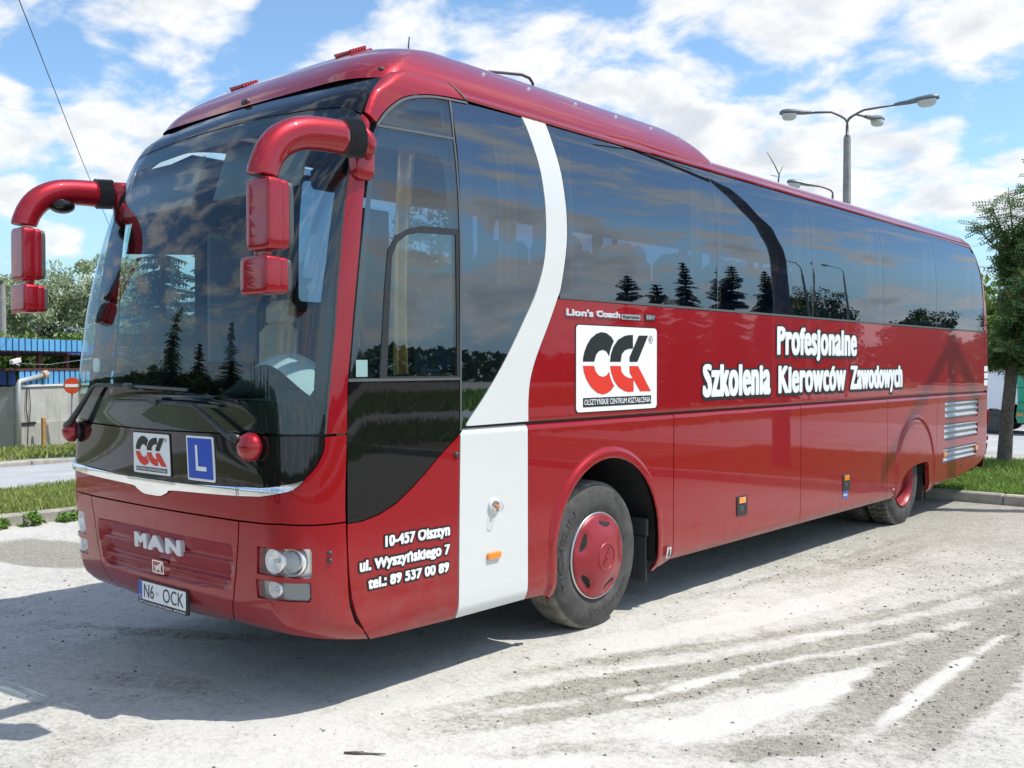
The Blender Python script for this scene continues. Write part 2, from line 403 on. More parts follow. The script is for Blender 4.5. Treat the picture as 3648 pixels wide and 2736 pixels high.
def densify(loop,du,dv):
    o=[]
    for i in range(len(loop)):
        a=np.array(loop[i],float);b=np.array(loop[(i+1)%len(loop)],float)
        n=max(1,int(math.ceil(max(abs(b[0]-a[0])/du,abs(b[1]-a[1])/dv)-1e-6)))
        for k in range(n): o.append(tuple(a+(b-a)*k/n))
    return o
def smooth_loop(pts,n=6,closed=False):
    """catmull-rom through points"""
    P=[np.array(p,float) for p in pts]; o=[]
    for i in range(len(P)-1):
        p0=P[max(i-1,0)];p1=P[i];p2=P[i+1];p3=P[min(i+2,len(P)-1)]
        for k in range(n):
            t=k/n; o.append(tuple(.5*((2*p1)+(-p0+p2)*t+(2*p0-5*p1+4*p2-p3)*t*t+(-p0+3*p1-3*p2+p3)*t**3)))
    o.append(tuple(P[-1])); return o
def rrect(u0,v0,u1,v1,r,rv=None,n=5):
    rv=rv or r; o=[]
    for cx,cy,a0 in((u1-r,v1-rv,0),(u0+r,v1-rv,90),(u0+r,v0+rv,180),(u1-r,v0+rv,270)):
        for k in range(n+1):
            a=R(a0+90*k/n); o.append((cx+r*math.cos(a),cy+rv*math.sin(a)))
    return o
def inside(poly,x,y):
    p=np.array(poly); q=np.roll(p,-1,0); c=np.zeros(np.shape(x),bool)
    for (x1,y1),(x2,y2) in zip(p,q):
        if y1==y2: continue
        k=((y1>y)!=(y2>y))&(x<(x2-x1)*(y-y1)/(y2-y1)+x1); c^=k
    return c
def panel(name,fn,loops,mat,parent,step=(.08,.08),h=0.0,rim=.014,bstep=None,outward=True):
    du,dv=step; bu,bv=bstep or step
    sc_=np.array([1.0,1.0]); verts=[];edges=[];rings=[]
    for lp in loops:
        d=densify(lp,bu,bv); b=len(verts); verts+=d; m=len(d)
        edges+=[(b+i,b+(i+1)%m) for i in range(m)]
    lo=np.min(loops[0],0);hi=np.max(loops[0],0)
    us=np.arange(math.floor(lo[0]/du),math.ceil(hi[0]/du)+1)*du+du*.03; vs=np.arange(math.floor(lo[1]/dv),math.ceil(hi[1]/dv)+1)*dv+dv*.03
    gu,gv=np.meshgrid(us,vs); gu=gu.ravel();gv=gv.ravel()
    k=inside(loops[0],gu,gv)
    for hl in loops[1:]: k&=~inside(hl,gu,gv)
    gu=gu[k];gv=gv[k]
    # keep grid points off the outline
    bp=np.array(verts); 
    if len(gu):
        dm=np.full(len(gu),9.)
        for p in bp: dm=np.minimum(dm,np.hypot((gu-p[0])/du,(gv-p[1])/dv))
        gu=gu[dm>.35];gv=gv[dm>.35]
    allv=[Vector((float(a)/du,float(b)/dv)) for a,b in verts]+[Vector((float(a)/du,float(b)/dv)) for a,b in zip(gu,gv)]
    ov,oe,of,_,_,_=geometry.delaunay_2d_cdt(allv,edges,[],0,1e-6)
    uv=np.array([tuple(p) for p in ov])*np.array([du,dv]); P=fn(uv[:,0],uv[:,1],h)
    e=1e-3
    tu=fn(uv[:,0]+e,uv[:,1],h)-fn(uv[:,0]-e,uv[:,1],h); tv=fn(uv[:,0],uv[:,1]+e,h)-fn(uv[:,0],uv[:,1]-e,h)
    N=np.cross(tu,tv); N/=np.linalg.norm(N,axis=1,keepdims=True)+1e-12
    flip=((N*(fn(uv[:,0],uv[:,1],h+.01)-P)).sum(1)<0); N[flip]*=-1
    cen=np.array([uv[list(f)].mean(0) for f in of]); keep=inside(loops[0],cen[:,0],cen[:,1])
    for hl in loops[1:]: keep&=~inside(hl,cen[:,0],cen[:,1])
    nbd=len(verts); sc=uv/np.array([du,dv]); of2=[]
    for f,k_ in zip(of,keep):
        if not k_: continue
        a,b,c=(sc[i] for i in f); ar=abs((b[0]-a[0])*(c[1]-a[1])-(b[1]-a[1])*(c[0]-a[0])); mx=max(((a-b)**2).sum(),((b-c)**2).sum(),((a-c)**2).sum())
        if ar<.03*mx and ar<.05: continue
        of2.append(f)
    of=of2
    F=[];LN=[]
    for f in of:
        f=list(f); g=np.cross(P[f[1]]-P[f[0]],P[f[2]]-P[f[0]])
        if np.linalg.norm(g)<1e-12: continue
        if (g*N[f].mean(0)).sum()<0: f=f[::-1]
        F.append(f); LN+=[N[i] for i in f]
    V=list(P)
    if rim>0:
        ec={}
        for f in F:
            for i in range(len(f)):
                a,b=f[i],f[(i+1)%len(f)]; ec[(a,b)]=1
        bd=[(a,b) for (a,b) in ec if (b,a) not in ec]
        mp={}
        for a,b in bd:
            for i in(a,b):
                if i not in mp: mp[i]=len(V); V.append(P[i]-N[i]*rim)
        for a,b in bd:
            q=[b,a,mp[a],mp[b]]; F.append(q); g=np.cross(P[a]-P[b],V[mp[a]]-P[b]); g=g/(np.linalg.norm(g)+1e-12); LN+=[g]*4
    return mesh_obj(name,V,F,mat,parent,loopn=LN)
def inset(loop,du,dv=None):
    """shrink a loop by du,dv (rough, by vertex normals)"""
    dv=du if dv is None else dv; p=np.array(loop,float); n=len(p)
    a=np.roll(p,1,0);b=np.roll(p,-1,0); e1=p-a;e2=b-p
    nn=lambda e:np.stack([-e[:,1],e[:,0]],1)/(np.linalg.norm(e,axis=1,keepdims=True)+1e-12)
    m=nn(e1)+nn(e2); m/=np.maximum((m*nn(e1)).sum(1,keepdims=True),.35)
    area=(p[:,0]*b[:,1]-b[:,0]*p[:,1]).sum(); s=1 if area>0 else -1
    return [tuple(q) for q in p+s*m*np.array([du,dv])]
# lettering: a text curve turned into faces and laid on a surface chart
def text_geo(s,offset=0.0,spacing=1.0,shear=0.0):
    c=bpy.data.curves.new('lettering','FONT'); c.body=s; c.size=1; c.offset=offset; c.space_character=spacing; c.shear=shear; c.resolution_u=4
    o=bpy.data.objects.new('lettering',c); COL.objects.link(o); dg=bpy.context.evaluated_depsgraph_get(); dg.update()
    e=o.evaluated_get(dg); me=e.to_mesh(); v=np.array([tuple(x.co) for x in me.vertices]); f=[tuple(p.vertices) for p in me.polygons]
    e.to_mesh_clear(); bpy.data.objects.remove(o); bpy.data.curves.remove(c); return v,f
_capH=text_geo('H')[0][:,1].max(); _xH=text_geo('x')[0][:,1].max()
def tall(y,X):   # stretch small letters towards the capitals, as tall condensed lettering does
    if not X: return y/_capH
    r=np.where(y<=_xH,y/_xH*X,X+(y-_xH)/(_capH-_xH)*(1-X)); r=np.where(y<0,y/_capH*.7,r)
    return np.where(r>1,1+(r-1)*.45,r)
def lettering(name,s,fn,u0,u1,vb,vc,mat,parent,h=.002,fat=0.0,fatv=None,spacing=1.0,thick=0.0,nd=8,grow=0.0,X=0):
    """s from u0 to u1, baseline at vb and capital height up to vc; fat thickens the strokes (metres on the surface)"""
    v,f=text_geo(s,0,spacing); fatv=fat if fatv is None else fatv
    lo,hi=v[:,0].min(),v[:,0].max()
    a0,a1=u0+fat,u1-fat; b0,b1=vb+fatv,vc-fatv
    u=a0+(v[:,0]-lo)/(hi-lo)*(a1-a0); w_=b0+tall(v[:,1],X)*(b1-b0)
    fu,fv=fat+grow,fatv+grow
    sh=[(0,0)] if fu<=0 else [(0,0)]+[(fu*max(-1,min(1,1.25*math.cos(2*math.pi*k/nd))),fv*max(-1,min(1,1.25*math.sin(2*math.pi*k/nd)))) for k in range(nd)]
    if fu>.012: sh+=[(fu*.5*math.cos(2*math.pi*k/6),fv*.5*math.sin(2*math.pi*k/6)) for k in range(6)]
    V=[];F=[]
    for i,(du,dv) in enumerate(sh):
        hh=h-i*.00008; P=fn(u+du,w_+dv,hh); Nn=fn(u+du,w_+dv,hh+.01)-P; b=len(V); FF=[]
        for q in f:
            g=np.cross(P[q[1]]-P[q[0]],P[q[2]]-P[q[0]])
            FF.append(q if (g*Nn[q[0]]).sum()>0 else q[::-1])
        V+=list(P); n=len(P)
        if thick>0:
            V+=list(fn(u+du,w_+dv,hh-thick)); ec=set()
            for q in FF:
                for j in range(len(q)): ec.add((q[j],q[(j+1)%len(q)]))
            for a,c in list(ec):
                if (c,a) not in ec: FF.append((c,a,a+n,c+n))
        F+=[tuple(x+b for x in q) for q in FF]
    return mesh_obj(name,V,F,mat,parent)
def flat(name,fn,loop,mat,parent,h=.002,step=.06,thick=.0):
    return panel(name,fn,[loop],mat,parent,step=(step,step),h=h,rim=thick)

# ================================================================ the coach
coach=empty('coach','dark red touring coach with a white curved side band parked on the dusty lot','coach')
def mir(loop): return [(-u,v) for u,v in loop]
WH=(2.69,8.75)
# ---- outlines on the left side: (distance from the front, height)
WL=smooth_loop([(1.91,3.434),(1.965,3.285),(2.022,3.082),(2.049,2.809),(2.032,2.545),(1.948,2.318),(1.827,2.132),(1.651,1.888),(1.483,1.691),(1.329,1.535),(1.285,1.486)],4)
WR=smooth_loop([(2.150,3.442),(2.192,3.298),(2.240,3.114),(2.271,2.834),(2.264,2.631),(2.205,2.37),(2.168,2.290),(2.072,2.114),(1.948,1.903),(1.887,1.760),(1.866,1.619),(1.866,1.49)],4)
WTOP=3.436
PB=[(.387,1.48),(.399,1.748),(.435,2.088),(.473,2.407),(.538,2.855),(.575,3.06),(.624,3.15)]     # rear edge of the front pillar
g=.0045
# ---- inner black skin behind glass and panels
clear_driver=smooth_loop([(.475,1.80),(.52,2.2),(.575,2.7),(.625,3.0),(.68,3.04)],3)+[(1.10,3.055),(1.15,3.0),(1.195,2.3),(1.195,1.80)]
clear_arch=[(.805,3.226),(.83,3.25),(.90,3.283),(1.0,3.308),(1.165,3.33),(1.17,3.232),(1.04,3.217)]
clear_2=[(1.375,3.26),(1.42,3.30),(1.70,3.295),(1.79,3.26),(1.86,3.08),(1.945,2.8),(1.935,2.58),(1.86,2.35),(1.73,2.13),(1.56,1.93),(1.52,1.905),(1.42,1.90),(1.39,1.93)]
clear_3=[(2.225,3.28),(2.27,3.32),(4.13,3.335),(4.18,3.30),(4.18,2.40),(4.14,2.365),(2.36,2.36),(2.30,2.40),(2.345,2.62),(2.35,2.84),(2.31,3.1)]
def rw(a,b): return rrect(a,2.365,b,3.335,.04)
clears=[clear_driver,clear_arch,clear_2,clear_3]+[rw(4.33,6.04),rw(6.14,7.84),rw(7.96,9.56),rw(9.69,11.30)]
def arch_loop(y0,zc,r,zb,r2=None):
    return [(y0-r,zb)]+[(y0-r*math.cos(R(a)),zc+r*math.sin(R(a))) for a in range(0,181,9)]+[(y0+r,zb)]
skin=[(.45,.50),(.60,.42)]+[(2.08,.42)]+arch_loop(2.752,.58,.63,.42)[1:-1]+[(3.382,.42),(8.28,.42)]+arch_loop(8.87,.45,.56,.42)[1:-1]+[(9.43,.42),(11.2,.5),(11.66,.62),(11.70,1.5),(11.66,2.4),(11.45,3.38),(1.0,3.38),(.72,3.22),(.60,3.0),(.50,2.5),(.43,2.0),(.415,1.5),(.41,1.0)]
panel('inner_frame',SIDE,[skin]+clears,FRIT,coach,step=(.25,.12),h=-.022,rim=0,bstep=(.15,.10))
clearsR=[[(.47,2.07),(.50,2.62),(1.06,2.66),(1.06,2.07)],[(.455,1.80),(.46,1.98),(1.04,1.98),(1.04,1.80)],rrect(2.0,2.365,4.18,3.335,.04)]+clears[4:]
panel('inner_frame',SIDER,[skin]+clearsR,FRIT,coach,step=(.25,.12),h=-.022,rim=0,bstep=(.15,.10))
fr=[(-1.9,.45),(1.9,.45),(1.95,1.0),(1.9,1.5),(1.70,1.52),(1.70,1.66),(-1.70,1.66),(-1.70,1.52),(-1.9,1.5),(-1.95,1.0)]
panel('inner_frame',FRONT,[fr],FRIT,coach,step=(.08,.12),h=-.075,rim=0)
for sg in(1,-1):
    lp=[(sg*1.60,1.62),(sg*1.93,1.62),(sg*1.93,2.1),(sg*1.97,2.5),(sg*2.0,2.9),(sg*2.0,3.15),(sg*1.62,3.15)]
    panel('pillar_liner',FRONT,[lp],FRIT,coach,step=(.08,.12),h=-.02,rim=0)
# ---- glass
drv=[(p[0]+.008,p[1]) for p in PB[:-1]]
drv[0]=(.40,1.772)
drv=[(.40,1.772)]+[(p[0]+.008,p[1]) for p in PB[1:-1]]+[(.612,3.12),(.632,3.138),(1.222,3.165),(1.236,2.6),(1.240,1.772)]
dw=panel('driver_window',SIDE,[drv],DOORG,coach,step=(.10,.10),rim=.004)
fr_o=[(.612,1.776),(.652,2.269),(.675,2.468),(.739,2.558),(.832,2.606),(.942,2.630),(1.228,2.642),(1.232,1.776)]
fr_i=[(.664,1.785),(.686,2.161),(.703,2.438),(.745,2.520),(.817,2.568),(.926,2.590),(1.205,2.606),(1.214,1.785)]
panel('sliding_window_frame',SIDE,[fr_o,fr_i],DKPLAST,dw,step=(.08,.08),h=.005,rim=.012)
panel('sliding_pane',SIDE,[fr_i],glass('sliding_pane_glass',(.80,.85,.80),.10,.03),dw,step=(.1,.1),h=-.010,rim=0)
flat('vignette_card',SIDE,rrect(.455,1.785,.535,1.875,.004),WTXT,dw,h=-.006)
aw=smooth_loop([(.640,3.158),(.700,3.218),(.765,3.273),(.862,3.333),(.99,3.373),(1.142,3.402),(1.232,3.408)],3)+[(1.222,3.178)]
panel('quarter_window',SIDE,[aw],DOORG,coach,step=(.08,.06),rim=.004)
w2=[(1.252,3.412),(1.50,3.422)]+[(p[0]-.006,p[1]-.004) for p in WL]+[(1.252,1.455)]
w2[2]=(w2[2][0],3.428)
panel('side_window',SIDE,[w2],SIDEG,coach,step=(.12,.10),rim=.004)
def pane(y0,y1,first=False,last=False):
    if first: lp=[(y1,3.428),(2.160,3.428)]+[(p[0]+.008,p[1]) for p in WR[1:] if p[1]>2.31]+[(2.185,2.300),(y1,2.300)]
    elif last: lp=[(y0,3.428),(11.32,3.40),(11.46,3.05),(11.53,2.70),(11.57,2.300),(y0,2.300)]
    else: lp=[(y0,2.300),(y1,2.300),(y1,3.428),(y0,3.428)]
    return lp
DV=[4.272,6.095,7.905,9.635]
def wav(seed):
    return lambda u,v: .0012*np.sin(u*2.1+seed)*np.sin(v*3.3+seed*2)
specs=[(0,DV[0]-g),(DV[0]+g,DV[1]-g),(DV[1]+g,DV[2]-g),(DV[2]+g,DV[3]-g),(DV[3]+g,0)]
for i,(a,b) in enumerate(specs):
    # each pane bows very slightly, as bonded coach glass does
    a_=a or 2.2;b_=b or 11.5
    bow=(lambda a_,b_:(lambda u,v:.0035*(1-((u-(a_+b_)/2)/((b_-a_)/2))**2)*np.clip((v-2.3)/1.1,0,1)*np.clip((3.43-v)/1.1,0,1)*4*.5))(a_,b_)
    panel('side_window',chart('side',1,bow),[pane(a,b,i==0,i==4)],SIDEG,coach,step=(.14,.09),rim=.004)
    panel('side_window',chart('side',-1),[pane(a,b,False,i==4) if i else [(1.95,2.3),(DV[0]-g,2.3),(DV[0]-g,3.428),(1.95,3.428)]],SIDEG,coach,step=(.5,.2),rim=0)
panel('door_window',SIDER,[[(.45,1.0),(.53,2.7),(.62,3.14),(1.80,3.14),(1.80,1.0)]],DOORG,coach,step=(.12,.15),rim=0)
for y in DV:
    flat('window_seal',SIDE,[(y-.004,2.302),(y+.004,2.302),(y+.004,3.426),(y-.004,3.426)],SEAL,coach,h=.0005,step=.1)
flat('window_seal',SIDE,[(2.185,2.284),(11.57,2.284),(11.565,2.302),(2.19,2.302)],SEAL,coach,h=.003,step=.3)
flat('window_seal',SIDE,[(1.238,1.46),(1.252,1.46),(1.252,2.6),(1.236,3.17),(1.25,3.405),(1.234,3.405),(1.222,3.17),(1.238,2.6)],SEAL,coach,h=.004,step=.1)
flat('window_seal',SIDE,[(.618,3.136),(1.222,3.166),(1.222,3.180),(.632,3.152)],SEAL,coach,h=.004,step=.1)
flat('window_seal',SIDE,[(.398,1.760),(1.240,1.760),(1.240,1.776),(.400,1.776)],SEAL,coach,h=.004,step=.1)
al=[(.624,3.15),(.690,3.222),(.757,3.279),(.855,3.340),(.981,3.381),(1.142,3.410),(1.392,3.428)]
al=smooth_loop(al,3)
flat('window_seal',SIDE,al+[(p[0]+.010,p[1]-.012) for p in al[::-1]],SEAL,coach,h=.006,step=.06)
# ---- windscreen
def pil(S,v): return S
wsR=[(1.708,1.492),(1.722,1.62),(1.735,1.75),(1.742,2.09),(1.738,2.40),(1.712,2.85),(1.708,2.95),(1.715,3.08),(1.745,3.188)]
wsT=[(1.56,3.218),(1.367,3.243),(1.164,3.251),(.905,3.264),(.493,3.285),(.189,3.288)]
wsB=[(1.2,1.492),(.88,1.490),(.4,1.484),(0,1.480)]
half=wsR+wsT; full=half+mir(half)[::-1]+mir(wsB[:-1])+[wsB[-1]]+wsB[:-1][::-1]
ws=panel('windscreen',FRONT,[full],WSG,coach,step=(.05,.06),rim=.006)
# black print round the windscreen, on its inner face
prt_o=inset(full,.006,.006)
prt_i=[(1.60,1.72),(1.615,2.09),(1.61,2.40),(1.59,2.85),(1.58,3.02),(1.50,3.10),(1.3,3.13),(.9,3.155),(.4,3.175)]
prt_i=prt_i+mir(prt_i)[::-1]+[(-1.53,1.66),(-.9,1.655),(0,1.65),(.9,1.655),(1.53,1.66)]
panel('windscreen_print',FRONT,[prt_o,prt_i],FRIT,ws,step=(.06,.06),h=-.008,rim=0)
band=[(1.758,3.2),(1.79,3.321),(1.735,3.395),(1.722,3.464),(1.75,3.515)]+[(1.2,3.515),(.6,3.515)]
bandB=[(.0,3.297),(.189,3.296),(.493,3.293),(.905,3.272),(1.164,3.259),(1.367,3.251),(1.56,3.226)]
bf=band+mir(band)[::-1]+mir(bandB[1:])[::-1]+bandB
panel('destination_band',FRONT,[bf],BLACKG,coach,step=(.05,.03),rim=.012)
# ---- red front structure
for sg in(1,-1):
    lp=[(1.715,1.492),(1.728,1.62),(1.742,1.75),(1.749,2.09),(1.745,2.40),(1.719,2.85),(1.715,2.95),(1.722,3.08),(1.76,3.196),(1.80,3.192),(1.996,3.150),(1.994,3.06),(1.994,2.855),(1.958,2.407),(1.921,2.088),(1.915,1.748),(1.933,1.492)]
    panel('front_pillar',FRONT,[[(sg*a,b) for a,b in lp]],REDC,coach,step=(.04,.08),rim=.02)
    flat('windscreen_seal',FRONT,[(sg*a,b) for a,b in [(p[0]-.012,p[1]) for p in wsR]+[(p[0]+.010,p[1]) for p in wsR[::-1]]],RUBBER,coach,h=.002,step=.05)
archp=[(.567,3.212),(.629,3.321),(.704,3.395),(.794,3.464),(.885,3.508),(1.0,3.524),(1.28,3.528),(1.375,3.436),(1.142,3.417),(.981,3.388),(.855,3.347),(.757,3.286),(.690,3.229),(.628,3.162)]
archp=smooth_loop(archp[:7],3)[:-1]+[archp[6]]+smooth_loop(archp[7:],3)
ARCHOFF=lambda u,v:.012*np.clip((v-3.2)/.3,0,1)
for sg in(1,-1): panel('roof_arch',chart('side',sg,ARCHOFF),[archp],REDC,coach,step=(.022,.014),rim=.025,bstep=(.03,.02))
flat('arch_joint',SIDE,[(1.276,3.532),(1.292,3.532),(1.392,3.436),(1.374,3.436)],SEAL,coach,h=.016,step=.03,thick=.02)
# ---- roof
roof=[(1.40,3.438),(1.30,3.532),(1.28,3.60),(1.28,3.9),(10.4,3.9),(11.05,3.59),(11.30,3.50),(11.42,3.42),(11.34,3.412),(9.0,3.436)]
def roofoff(u,v): # drip rail under the cove and a shallow crease above it
    return .012*np.exp(-((v-3.452)/.012)**2)-.008*np.exp(-((v-3.50)/.012)**2)
for sg in(1,-1): panel('roof',chart('side',sg,roofoff),[roof],REDC,coach,step=(.10 if sg>0 else .5,.008),rim=.015,bstep=(.1,.02))
mb=MB()
vv=np.linspace(3.5,4.2,14); ss=np.linspace(0,2.03,18)
for sg in(1,-1):
    G=[[L.pt(min(s_,2.12),v_,sg)+np.array([0,0,-.03]) for s_ in ss] for v_ in vv]
    n=len(ss); mb.add([p for r_ in G for p in r_],[((i*n+j),(i*n+j+1),((i+1)*n+j+1),((i+1)*n+j)) for i in range(len(vv)-1) for j in range(n-1)])
mb.add([(-1.0,1.0,3.55),(1.0,1.0,3.55),(1.0,10.6,3.55),(-1.0,10.6,3.55),(-.3,1.0,3.62),(.3,1.0,3.62),(.3,10.6,3.62),(-.3,10.6,3.62)],[(0,4,7,3),(4,5,6,7),(5,1,2,6)])
mb.build('roof_skin',[REDC],coach)
# rear closing panel
mb=MB(); vv=np.linspace(.42,3.6,40); ss=np.concatenate([np.linspace(3.0,4,14),np.linspace(4,5,6)[1:]])
for sg in(1,-1):
    G=[[L.pt(s_,v_,sg)-L.nrm(s_,v_)*np.array([sg,1,1])*.012 for s_ in ss] for v_ in vv]; n=len(ss)
    mb.add([p for r_ in G for p in r_],[((i*n+j),(i*n+j+1),((i+1)*n+j+1),((i+1)*n+j))[::sg] for i in range(len(vv)-1) for j in range(n-1)])
mb.build('rear_panel',[RED],coach,smooth=True)
# raised roof fairing
def CAPFN(s_,v_): return CAP.pt(s_,v_,1)
mb=MB(); vv=np.linspace(0,8,60); ss=np.concatenate([np.linspace(0,1,14),np.linspace(1,2,20)[1:],np.linspace(2,3,10)[1:],np.linspace(3,4,16)[1:],np.linspace(4,5,6)[1:]])
n=len(ss)
for sg in(1,-1):
    SSg,VVg=np.meshgrid(ss,vv); G=CAP.pt(SSg,VVg,sg).reshape(-1,3)
    mb.add(list(G),[((i*n+j),(i*n+j+1),((i+1)*n+j+1),((i+1)*n+j))[::sg] for i in range(len(vv)-1) for j in range(n-1)])
cap=mb.build('roof_fairing',[REDC],coach,smooth=True)
bm_=cap.data
import bmesh
bm=bmesh.new(); bm.from_mesh(bm_); bmesh.ops.remove_doubles(bm,verts=bm.verts,dist=.001); bmesh.ops.recalc_face_normals(bm,faces=bm.faces); bm.to_mesh(bm_); bm.free(); bm_.polygons.foreach_set('use_smooth',np.ones(len(bm_.polygons),dtype=bool))
def capz(x,y):   # height of the fairing over a point
    best=3.7
    for v_ in np.linspace(0,8,120):
        for s_ in (np.linspace(0,3,40)):
            p=CAP.pt(s_,v_,1)
            if abs(p[0]-x)<.05 and abs(p[1]-y)<.06: best=max(best,p[2])
    return best
for k,y in enumerate((1.75,2.20,2.72,3.22,3.70,4.15)):
    mb=MB(); mb.sphere((0,0,0),(.016,.016,.016),8,5); p=CAP.pt(CAP.sy(y,3.3),3.3,1); mb.build('roof_bolt',[CHROME],cap,smooth=True,loc=tuple(p))
p0=CAP.pt(0,0,1)
mb=MB(); mb.rbox((0,0,0),(.10,.035,.022),.5,16,8); mb.build('wiring_grommet',[RUBBER],coach,smooth=True,loc=tuple(FRONT(np.array([1.50]),np.array([3.498]),.012)[0]))
# roof marker lamps with louvred covers
for sx in(1,-1):
    mb=MB()
    mb.box((0,0,.0),(.19,.20,.014),0,.006); mb.box((0,0,.014),(.15,.15,.024),0,.010)
    for k in range(6): mb.box((0.072,-.058+k*.023,.022),(.016,.014,.018),1)
    for k in range(6): mb.box((-.072,-.058+k*.023,.022),(.016,.014,.018),1)
    o=mb.build('roof_marker_lamp',[REDC,REDL],coach,loc=(sx*.56,1.03,3.752)); o.rotation_euler=(R(24),0,0)
mb=MB(); mb.tube([(0,0,0),(0,.015,.06),(0,.03,.20)],[.008,.006,.004],6); mb.build('roof_antenna',[RUBBER],coach,loc=(.42,1.62,3.845))
mb=MB(); mb.tube([(0,-.42,-.06),(0,-.36,.0),(0,0,.055),(0,.09,.05),(0,.13,.02),(0,.135,-.10)],.011,8); mb.build('roof_grab_rail',[RUBBER],coach,smooth=True,loc=(.5,2.72,3.955))
mb=MB(); mb.rbox((0,0,0),(.07,.05,.035),.5,16,8); mb.build('band_camera',[RUBBER],coach,smooth=True,loc=tuple(FRONT(np.array([0.0]),np.array([3.475]),.012)[0]))
# ---- front: lower black panel, chrome strip, bonnet
BPR=[(1.695,1.478),(1.694,1.422),(1.671,1.378),(1.612,1.318),(1.505,1.262)]
CT=[(1.505,1.256),(1.381,1.238),(1.143,1.222),(.821,1.208),(.529,1.198),(.20,1.194)]
CB=[(1.508,1.250),(1.44,1.222),(1.361,1.203),(1.137,1.180),(.816,1.161),(.525,1.152),(.215,1.143),(.165,1.126),(.10,1.103),(.05,1.098)]
bp=[(1.2,1.482),(1.5,1.481)]+smooth_loop(BPR,3)+[(p[0]-.003,p[1]) for p in CT[1:]]
bpf=bp+mir(bp)[::-1]
bpf=[(0.0,1.473),(.4,1.476),(.88,1.481)]+bp+mir(bp)[::-1]+[(-.88,1.481),(-.4,1.476)]
BLK=simple('black_panel_gloss',(.009,.0085,.008),.03,0,.3)
panel('front_black_panel',FRONT,[bpf],BLK,coach,step=(.06,.05),rim=.02)
cs=CT+mir(CT)[::-1]+mir(smooth_loop(CB,3))[::1]+smooth_loop(CB,3)[::-1]
def choff(u,v):
    t_=np.clip((v-1.09)/.12,0,1); return .016*t_-.010*np.clip((t_-.82)/.18,0,1)**2
panel('chrome_strip',chart('front',1,choff),[cs],CHROME,coach,step=(.05,.018),h=.004,rim=.02)
for sg in(1,-1): flat('chrome_joint',FRONT,[(sg*.822,1.163),(sg*.828,1.163),(sg*.828,1.208),(sg*.822,1.208)],RUBBER,coach,h=.021,step=.02)
bo=[(p[0]+.010,p[1]-.003) for p in smooth_loop(BPR,3)][::-1]+[(1.90,1.483),(1.932,1.483),(1.950,1.336),(1.982,1.030),(1.75,1.0285),(1.526,1.0305),(1.23,1.0375),(.8,1.030),(0,1.029)]
cbx=[(p[0],p[1]-.004) for p in smooth_loop(CB,3)]
bof=cbx[::-1]+bo[1:] ; bof=bof+mir(bof[:-1])[::-1]
panel('bonnet',FRONT,[bof],RED,coach,step=(.05,.05),rim=.03)
# ---- bumper with recessed grille
REC=[(-.715,.87),(-.70,.888),(-.66,.8935),(0,.8935),(.66,.893),(.71,.889),(.722,.865),(.70,.75),(.672,.665),(.655,.643),(.62,.632),(.3,.622),(0,.616),(-.3,.61),(-.60,.605),(-.64,.615),(-.66,.64),(-.70,.79)]
_rp=np.array(REC)
def recoff(u,v):
    u=np.asarray(u,float);v=np.asarray(v,float); ins=inside(REC,u,v); d=np.full(u.shape,9.)
    a=_rp;b=np.roll(_rp,-1,0)
    for (x1,y1),(x2,y2) in zip(a,b):
        t=np.clip(((u-x1)*(x2-x1)+(v-y1)*(y2-y1))/((x2-x1)**2+(y2-y1)**2),0,1); d=np.minimum(d,np.hypot(u-x1-t*(x2-x1),v-y1-t*(y2-y1)))
    e=np.clip(d/.016,0,1); e=e*e*(3-2*e)
    # three louvre steps, each leaning back towards its top
    q=(v-.60)/.098; fr_=q-np.floor(q); saw=np.where(fr_<.85,fr_/.85,(1-fr_)/.15)
    return np.where(ins,-e*(.016+.026*(1-saw)),0)
top=[(-.790,1.0185),(0,1.0175),(.790,1.0205)]
fl=[(.790,1.0195),(.761,.887),(.731,.733),(.695,.596),(.643,.490),(.596,.444),(.3,.41),(0,.398)]
fll=fl+mir(fl[:-1])[::-1]
panel('grille_flap',chart('front',1,recoff),[fll],RED,coach,step=(.03,.0095),rim=.03,bstep=(.04,.03))
